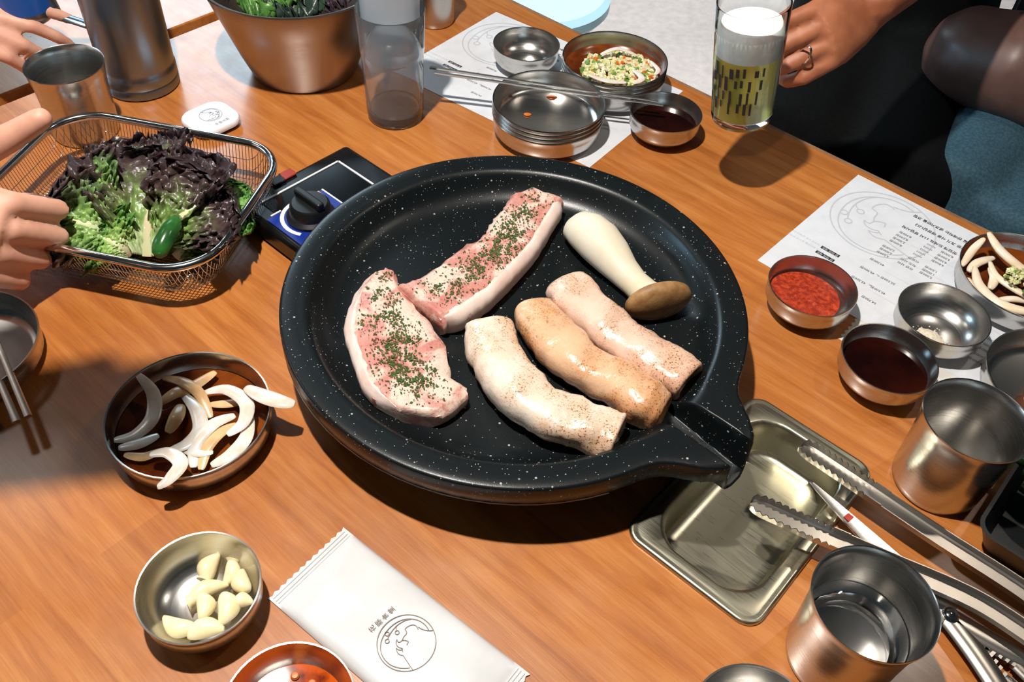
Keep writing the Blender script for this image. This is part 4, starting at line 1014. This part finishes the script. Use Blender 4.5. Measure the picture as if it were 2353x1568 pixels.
def blade(a, b, w0, w1, z, name, mat, side):
    a = Vector(a); b = Vector(b); d = (b-a); d.z = 0; d.normalize(); s = Vector((d.y, -d.x, 0)); n = 24; secs = []
    for k in range(n):
        t = k/(n-1); p = a.lerp(b, t); w = w0+(w1-w0)*t**.8; th = .0006+.0012*t
        secs.append([p-s*w*.5*side, p+s*w*.5*side, p+s*w*.5*side+Vector((0, 0, th*.4)), p+s*w*.1*side+Vector((0, 0, th)), p-s*w*.5*side+Vector((0, 0, th))])
    return MB().loft(secs).build(name, M[mat], sc_, sharp=20)
ta, tp = at(1866, 1112, .020), at(2182, 1415, .011)
blade(ta, tp, .003, .021, 0, 'blade', 'white_blade', 1)
blade(at(1862, 1108, .0175), tp-Vector((.001, -.001, .003)), .003, .022, 0, 'blade', 'steel', -1)
dd_ = (tp-ta).normalized(); ss_ = Vector((dd_.y, -dd_.x, 0)).normalized()
q0 = ta.lerp(tp, .26); q1 = ta.lerp(tp, .30)
MB().add([q0+ss_*.0026+Vector((0, 0, .0014)), q0-ss_*.0028+Vector((0, 0, .0016)), q1-ss_*.0032+Vector((0, 0, .0018)), q1+ss_*.003+Vector((0, 0, .0015))], [(0, 1, 2, 3)]).build('red_smear', M['sauce_red'], sc_, smooth=False)
MB().lathe([(0, 0), (.006, 0), (.0062, .001), (.005, .0022), (.0035, .0018), (.002, .0026), (0, .0028)], 20, tuple(tp+Vector((0, 0, .001)))).build('pivot', M['steel_bright'], sc_)
def handle(sgn):
    P = [tp, tp+dd_*.022+ss_*.006*sgn, tp+dd_*.045+ss_*.014*sgn, tp+dd_*.075+ss_*.026*sgn, tp+dd_*.10+ss_*.024*sgn, tp+dd_*.112+ss_*.010*sgn, tp+dd_*.10+ss_*.003*sgn, tp+dd_*.075+ss_*.006*sgn, tp+dd_*.05+ss_*.008*sgn]
    P = [Vector((p.x, p.y, T+.009)) for p in P]
    h_ = MB().tube(catmull(P, 40), [.009 if k < 14 else .0055 for k in range(40)], 10, flat=.4).build('handle', M['steel_dull'], sc_, sharp=60)
    MB().tube(catmull(P[3:7], 18), .0062, 10, flat=.6).build('grip', M['light_blue_grip'], h_)
    for k in range(7):
        c = tp+dd_*(.026+.0045*k)+ss_*(.0005+.0013*k)*sgn; MB().box(-.0012, .0012, -.003, .003, 0, .004).xform(Matrix.Translation((c.x, c.y, T+.007)) @ Matrix.Rotation(math.atan2(dd_.y, dd_.x), 4, 'Z')).build('tooth', M['steel'], h_, smooth=False)
handle(1); handle(-1)

# black dish with greens at the right edge
bd = at(2262, 1078, .03); bdu, bdv = uvof(bd)
dk = thing('green_vegetable_dish', 'black rectangular dish of green vegetables at the right edge', 'dish', uv(bdu+.080, bdv+.030, T), RZ)
secs = []
for w, l, r, z in ((.10, .15, .01, 0), (.105, .155, .012, .001), (.125, .175, .014, .028), (.128, .178, .014, .030), (.122, .172, .013, .030), (.10, .15, .01, .004), (.05, .1, .005, .0035)):
    secs.append([(x, y, z) for x, y in rrect(w, l, r, 5)])
MB().loft(list(reversed([list(s) for s in secs]))).build('dish_body', M['black_plastic'], dk, sharp=40)
for k, (px, py, dx, dy) in enumerate(((2335, 1055, .05, -.03), (2350, 1085, .05, -.035), (2345, 1120, .045, -.045))):
    p = at(px, py, .03); d_ = Vector((dx, dy, 0))
    o = MB().tube([Vector((0, 0, 0)), d_*.3+Vector((0, 0, .004)), d_*.7+Vector((0, 0, .004)), d_], [.003, .0075, .007, .002], 12).build('green_pepper', M['chili_green'], sharp=80); o.location = p
    tag(o, ('farthest', 'middle', 'nearest')[k]+' green pepper in the black dish at the right edge', 'pepper', 'green peppers in the black dish')

# ------------------------------------------------------------------ people
def capsule(mb, pts, rads, seg=14, flat=1.0, up=(0, 0, 1), ends=True):
    mb.tube(pts, rads, seg, flat=flat, up=up)
    if not ends: return
    for p, r in ((pts[0], rads[0]), (pts[-1], rads[-1])):
        mb.lathe([(0, -r), (r*.5, -r*.866), (r*.866, -r*.5), (r, 0), (r*.866, r*.5), (r*.5, r*.866), (0, r)], seg, tuple(p))
def flesh(mb, name, mat, parent, voxel, smooth=6):
    org = parent.location if parent else Vector()
    o = MB().add([Vector(v)-org for v in mb.v], mb.f).build(name, M[mat], parent)
    r = o.modifiers.new('remesh', 'REMESH'); r.mode = 'VOXEL'; r.voxel_size = voxel; r.use_smooth_shade = True
    s = o.modifiers.new('smooth', 'SMOOTH'); s.factor = .5; s.iterations = smooth
    return o
def hand(mb, wrist, d, back, thumb, curls, thumb_dir=(.55, .75, -.25), tcurl=.35, sc=1.0, spread=.06):
    x = Vector(d).normalized(); z = Vector(back); z = (z-x*z.dot(x)).normalized(); y = z.cross(x)
    if y.dot(Vector(thumb)) < 0: y = -y
    wrist = Vector(wrist)
    capsule(mb, [wrist-x*.01*sc, wrist+x*.03*sc, wrist+x*.065*sc, wrist+x*.086*sc], [.027*sc, .036*sc, .040*sc, .036*sc], 18, .42, z, False)
    lens = [(.042, .026, .021), (.046, .030, .022), (.043, .028, .021), (.034, .021, .019)]
    for k, (off, ln, cu) in enumerate(zip((.029, .0095, -.0105, -.029), lens, curls)):
        p = wrist+x*(.088-.004*abs(k-1))*sc+y*off*sc; ang = 0; P = [p-x*.012*sc]; R = [.0098*sc]
        P.append(p); R.append(.0096*sc); dirx = (x+y*spread*(1.5-k)).normalized()
        for L_, c_, r_ in zip(ln, cu, (.0088, .0080, .0070)):
            ang += c_; v = dirx*math.cos(ang)-z*math.sin(ang); p = p+v*L_*sc; P.append(p); R.append(r_*sc)
        capsule(mb, P, R, 12, 1.0, y)
    p = wrist+x*.022*sc+y*.026*sc-z*.006*sc; v = (x*thumb_dir[0]+y*thumb_dir[1]+z*thumb_dir[2]).normalized(); P = [wrist+x*.008*sc+y*.012*sc, p]; R = [.014*sc, .0145*sc]
    for L_, r_ in ((.040, .0125), (.033, .0108), (.026, .0088)):
        p = p+v*L_*sc; P.append(p); R.append(r_*sc); v = (v+x*tcurl*.5-z*tcurl).normalized()
    capsule(mb, P, R, 12, 1.0, x)
# person across the right side, dressed in black, lifting a beer glass
G = Vector((.2215, .8150, T+.084))
pa = thing('person', 'person in black seated beyond the table edge, lifting a beer glass', 'person', uv(-.05, 1.25, 0))
mb = MB()
wr_ = at(2002, 8, .152); hd = (at(1822, 128, .131)-wr_).normalized(); hb = Vector((.42, -.68, .60)).normalized()
hand(mb, wr_, hd, hb, (-.3, .5, .8), [(.45, .8, .6), (.5, .85, .6), (.55, .9, .6), (.6, .9, .6)], (.75, .55, -.2), .1, 1.0)
el = wr_+Vector((.16, .20, .03)); sh = el+Vector((.10, .17, .20))
capsule(mb, [wr_, wr_.lerp(el, .3), wr_.lerp(el, .75), el], [.027, .034, .042, .044], 16)
capsule(mb, [el, el.lerp(sh, .5), sh], [.044, .05, .06], 16)
neck = sh+Vector((-.14, .12, .08)); capsule(mb, [sh, sh.lerp(neck, .6)+Vector((0, 0, -.03)), neck+Vector((0, 0, -.06))], [.06, .07, .07], 16)
capsule(mb, [neck, neck+Vector((0, 0, .10))], [.055, .055], 14); capsule(mb, [neck+Vector((0, 0, .17)), neck+Vector((0, -.01, .25))], [.082, .088], 18)
body = flesh(mb, 'body', 'skin', pa, .0032, 5)
mb = MB()
hip = at(2010, 150, -.28); 
capsule(mb, [sh+Vector((.0, .01, -.02)), sh.lerp(neck, .55)+Vector((0, .0, -.16)), hip.lerp(sh.lerp(neck, .5), .45)+Vector((0, .02, 0)), hip], [.085, .15, .15, .19], 22)
for a, b in (((1960, 120, -.22), (1800, 330, -.17)), ((2090, 130, -.22), (2020, 420, -.19))):
    A_, B_ = at(*a), at(*b); capsule(mb, [hip, A_, B_, B_+Vector((-.05, -.08, -.32))], [.15, .125, .105, .07], 18)
flesh(mb, 'black_dress', 'black_cloth', pa, .011, 8)
rg = wr_+hd*.088+Vector((0, 0, .0))
MB().tube([rg+hd*.02+hb*(.011*math.cos(a))+Vector((0, 0, -.0105+.0105*math.sin(a))) for a in [2*math.pi*k/16 for k in range(16)]], .0012, 6, closed=True).xform(Matrix.Translation(-pa.location)).build('ring', M['steel_bright'], pa)
# beer glass
bg_ = thing('beer_glass', 'beer glass with dark lettering held above the table edge', 'glass', G)
bg_.rotation_euler = (0, math.radians(-8), 0)
GP = [(0, 0), (.027, 0), (.030, .0015), (.0312, .006), (.0335, .06), (.0352, .125), (.0350, .1265), (.0338, .126), (.0322, .06), (.0298, .010), (.02, .0085), (0, .0085)]
MB().lathe(GP, 56).build('glass_body', M['glass'], bg_)
MB().lathe([(0, .0087), (.0296, .0105), (.0321, .06), (.0324, .078), (0, .078)], 48).build('beer', M['beer'], bg_)
MB().lathe([(0, .0778), (.0324, .0778), (.0332, .100), (.030, .106), (.015, .109), (0, .1095)], 48).build('foam', M['foam'], bg_)
mb = MB(); rng = random.Random(5)
def patch(a0, a1, z0, z1):
    n_ = 6; vs = []
    for z in (z0, z1):
        for k in range(n_+1):
            a = a0+(a1-a0)*k/n_; r = .0313+(.0338-.0312)*(z/.06)+.0003; vs.append((r*math.cos(a), r*math.sin(a), z))
    mb.add(vs, [(k, k+1, n_+2+k, n_+1+k) for k in range(n_)])
for row, z0 in enumerate((.074, .062, .048, .036)):
    for k in range(7):
        a = math.radians(-158+k*14-row*4+rng.uniform(-3, 3)); hh = rng.uniform(.007, .014); patch(a, a+rng.uniform(.06, .13), z0-hh, z0+rng.uniform(-.001, .002))
mb.build('lettering', M['ink_black'], bg_, smooth=False)

# person at far right in jeans with a bag on the lap
pb = thing('person', 'person in blue jeans seated at the far right', 'person', at(2500, 300, -.75))
mb = MB()
k1 = at(2190, 400, -.17); k2 = at(2330, 520, -.20); h1 = at(2480, 180, -.24)
capsule(mb, [h1, h1.lerp(k1, .5)+Vector((0, 0, .01)), k1, k1+Vector((-.06, -.05, -.42))], [.12, .10, .075, .055], 18)
capsule(mb, [h1+Vector((.06, -.1, 0)), (h1+Vector((.06, -.1, 0))).lerp(k2, .5), k2, k2+Vector((-.05, -.05, -.42))], [.12, .10, .08, .055], 18)
flesh(mb, 'jeans', 'denim', pb, .009, 8)
mb = MB(); tb_ = h1+Vector((.03, .02, 0))
capsule(mb, [tb_, tb_+Vector((.02, .06, .22)), tb_+Vector((.02, .04, .42))], [.15, .15, .16], 20); capsule(mb, [tb_+Vector((.02, .04, .48)), tb_+Vector((.02, .03, .62))], [.06, .06], 14); capsule(mb, [tb_+Vector((.02, .02, .70)), tb_+Vector((.02, .02, .76))], [.09, .085], 16)
flesh(mb, 'upper_body', 'navy_cloth', pb, .012, 8)
hb0 = at(2330, 150, -.06)
bag = thing('handbag', 'rounded brown leather handbag resting on the jeans at the far right', 'bag', hb0)
mb = MB(); capsule(mb, [Vector((-.045, .035, -.01)), Vector((.0, 0, .0)), Vector((.07, -.04, -.01))], [.075, .082, .075], 22, .95)
o = MB().add(mb.v, mb.f).build('bag_body', M['brown_leather'], bag); r_ = o.modifiers.new('remesh', 'REMESH'); r_.mode = 'VOXEL'; r_.voxel_size = .006; r_.use_smooth_shade = True; s_ = o.modifiers.new('smooth', 'SMOOTH'); s_.iterations = 12
MB().tube([(-.01, -.015, .083), (.03, -.03, .083), (.08, -.055, .078)], .004, 8).build('zip_slot', M['black_plastic'], bag)
MB().box(-.006, .006, .018, .024, .079, .083).xform(Matrix.Rotation(.5, 4, 'Z')).build('clasp', M['steel_bright'], bag)

# person on the left: white sleeves, one hand in the basket, one with a blue can
pl = thing('person', 'person in white sleeves reaching in from the left edge', 'person', Vector((-.85, .45, 0)))
mb = MB()
w1 = at(-285, 470, .115)
hand(mb, w1, at(-110, 520, .095)-w1, (.25, -.75, .6), at(-60, 230, .12)-w1, [(.9, 1.2, .7), (.95, 1.2, .7), (1.0, 1.2, .7), (1.0, 1.2, .7)], (.72, .70, .05), -.10, 1.12)
e1_ = w1+Vector((-.20, -.03, .03))
capsule(mb, [w1, w1.lerp(e1_, .5), e1_], [.027, .036, .042], 16)
w2 = at(-205, 20, .10)
hand(mb, w2, at(95, 72, .085)-w2, (.0, -.6, .8), (0, .8, .6), [(.25, .35, .2), (.4, .5, .3), (.55, .6, .4), (.6, .6, .4)], (.5, .85, -.1), .2, .92)
e2_ = w2+Vector((-.16, -.16, .02)); capsule(mb, [w2, w2.lerp(e2_, .5), e2_], [.027, .036, .042], 16)
sh1 = Vector((-.95, .52, T+.30)); capsule(mb, [e1_, sh1], [.042, .055], 16); sh2 = sh1+Vector((-.05, .22, 0))
capsule(mb, [e2_, sh2], [.042, .055], 16)
capsule(mb, [sh1, sh1+Vector((-.06, .11, .02)), sh1+Vector((-.05, .22, 0))], [.06, .075, .06], 16)
nk = sh1+Vector((-.04, .11, .06)); capsule(mb, [nk, nk+Vector((0, 0, .10))], [.055, .055], 14); capsule(mb, [nk+Vector((.01, 0, .17)), nk+Vector((.02, 0, .25))], [.082, .088], 18)
flesh(mb, 'body', 'skin_pale', pl, .0034, 5)
mb = MB()
for e_, w_, s_ in ((e1_, w1, sh1), (e2_, w2, sh1+Vector((-.05, .22, 0)))):
    capsule(mb, [w_.lerp(e_, .45), w_.lerp(e_, .8), e_, e_.lerp(s_, .5), s_], [.048, .054, .060, .066, .075], 16)
sp_ = sh1+Vector((-.05, .11, -.02)); capsule(mb, [sh1, sp_, sh1+Vector((-.05, .22, 0))], [.075, .10, .075], 16)
capsule(mb, [sp_, sp_+Vector((-.03, 0, -.22)), sp_+Vector((-.05, 0, -.50))], [.13, .14, .15], 20)
flesh(mb, 'white_shirt', 'white_cloth', pl, .010, 8)
mb = MB(); hp_ = Vector((sp_.x-.05, sp_.y, .50))
for dy in (-.09, .09): capsule(mb, [hp_+Vector((0, dy, 0)), hp_+Vector((.34, dy-.12, .02)), hp_+Vector((.33, dy-.12, -.42))], [.11, .08, .06], 16)
flesh(mb, 'trousers', 'navy_cloth', pl, .012, 8)
cn = at(68, 40, .075)
can = thing('drink_can', 'blue drink can in the hand at the top left corner', 'can', cn)
MB().lathe([(0, .002), (.024, 0), (.027, .003), (.0325, .010), (.033, .014), (.033, .10), (.029, .112), (.0265, .115), (.025, .113), (0, .112)], 40).build('can_body', M['steel_jug'], can)
MB().lathe([(.0333, .016), (.0335, .018), (.0335, .085), (.0333, .088)], 40).build('label_band', M['blue_print'], can)

# ------------------------------------------------------------------ seats beyond the table
def stool(label, c, r, h, mat):
    t = thing('stool', label, 'stool', (c.x, c.y, 0))
    MB().lathe([(0, h-.05), (r*.9, h-.05), (r, h-.03), (r, h-.012), (r*.93, h), (0, h+.004)], 48).build('seat', M[mat], t)
    for k in range(4):
        a = math.radians(45+90*k); MB().tube([(r*.6*math.cos(a), r*.6*math.sin(a), h-.04), (r*.85*math.cos(a), r*.85*math.sin(a), 0)], .012, 10).build('leg', M['dark_metal'], t)
s0 = at(1225, -30, -.30); stool('pale blue round stool beyond the far table edge', s0, .17, T-.30, 'pale_blue_plastic')
ch = thing('dining_chair', 'black dining chair under the person dressed in black', 'chair', uv(-.08, 1.28, 0), RZ)
MB().box(-.21, .21, -.20, .20, .36, .39).build('seat', M['black_plastic'], ch, bevel=.01)
for x in (-.19, .19):
    for y in (-.18, .18): MB().tube([(x, y, .36), (x*1.08, y*1.1, 0)], .011, 10).build('leg', M['black_plastic'], ch)
MB().box(-.20, .20, .19, .21, .48, .80).build('backrest', M['black_plastic'], ch, bevel=.008)
for x in (-.18, .18): MB().tube([(x, .19, .37), (x, .20, .52)], .010, 8).build('back_post', M['black_plastic'], ch)

# second person on the left, out of view, holding a phone over the onion dish: only the shadow is seen
pq = thing('person', 'person at the near left whose raised arm shades the onion dish', 'person', Vector((-.80, .12, 0)))
mb = MB(); ph_c = Vector((-.322, .428, T+.50))
w3 = Vector((-.455, .402, T+.475)); hand(mb, w3, ph_c-w3, (0, -.2, 1), (-.3, .9, 0), [(.25, .5, .4)]*4, (.6, .75, -.1), .1, 1.0)
e3 = w3+Vector((-.23, -.01, -.05)); s3 = Vector((-.82, .10, T+.34))
capsule(mb, [w3, w3.lerp(e3, .5), e3], [.028, .038, .045], 16); capsule(mb, [e3, s3], [.045, .06], 16)
n3 = s3+Vector((-.10, -.12, .08)); capsule(mb, [s3, n3+Vector((0, 0, -.06))], [.06, .07], 16); capsule(mb, [n3, n3+Vector((0, 0, .1))], [.055, .055], 14); capsule(mb, [n3+Vector((.01, 0, .17)), n3+Vector((.02, 0, .25))], [.082, .088], 18)
flesh(mb, 'body', 'skin_pale', pq, .0045, 5)
mb = MB(); capsule(mb, [w3.lerp(e3, .05), w3.lerp(e3, .4), e3, s3], [.052, .066, .078, .09], 16); capsule(mb, [s3, n3+Vector((0, 0, -.10)), n3+Vector((-.1, -.1, -.12))], [.085, .11, .085], 16); capsule(mb, [n3+Vector((0, 0, -.1)), n3+Vector((0, 0, -.6))], [.14, .16], 20)
flesh(mb, 'dark_jacket', 'navy_cloth', pq, .010, 8)
mb = MB(); hp_ = Vector((n3.x, n3.y, .50))
for dy in (-.09, .09): capsule(mb, [hp_+Vector((0, dy, 0)), hp_+Vector((.34, dy+.05, .02)), hp_+Vector((.33, dy+.05, -.42))], [.11, .08, .06], 16)
flesh(mb, 'trousers', 'black_cloth', pq, .012, 8)
phn = thing('phone', 'dark phone held above the onion dish by the person at the near left', 'phone', ph_c, math.radians(15)); phn.rotation_euler = (.1, 0, math.radians(12))
MB().loft([[(x, y, z) for x, y in rrect(.152*f, .076*f, .012, 5)] for f, z in ((.96, -.004), (1, -.0025), (1, .0025), (.96, .004))]).build('case', M['black_plastic'], phn)
MB().box(-.070, .070, -.034, .034, -.0046, -.0039).build('screen', M['black_gloss'], phn)
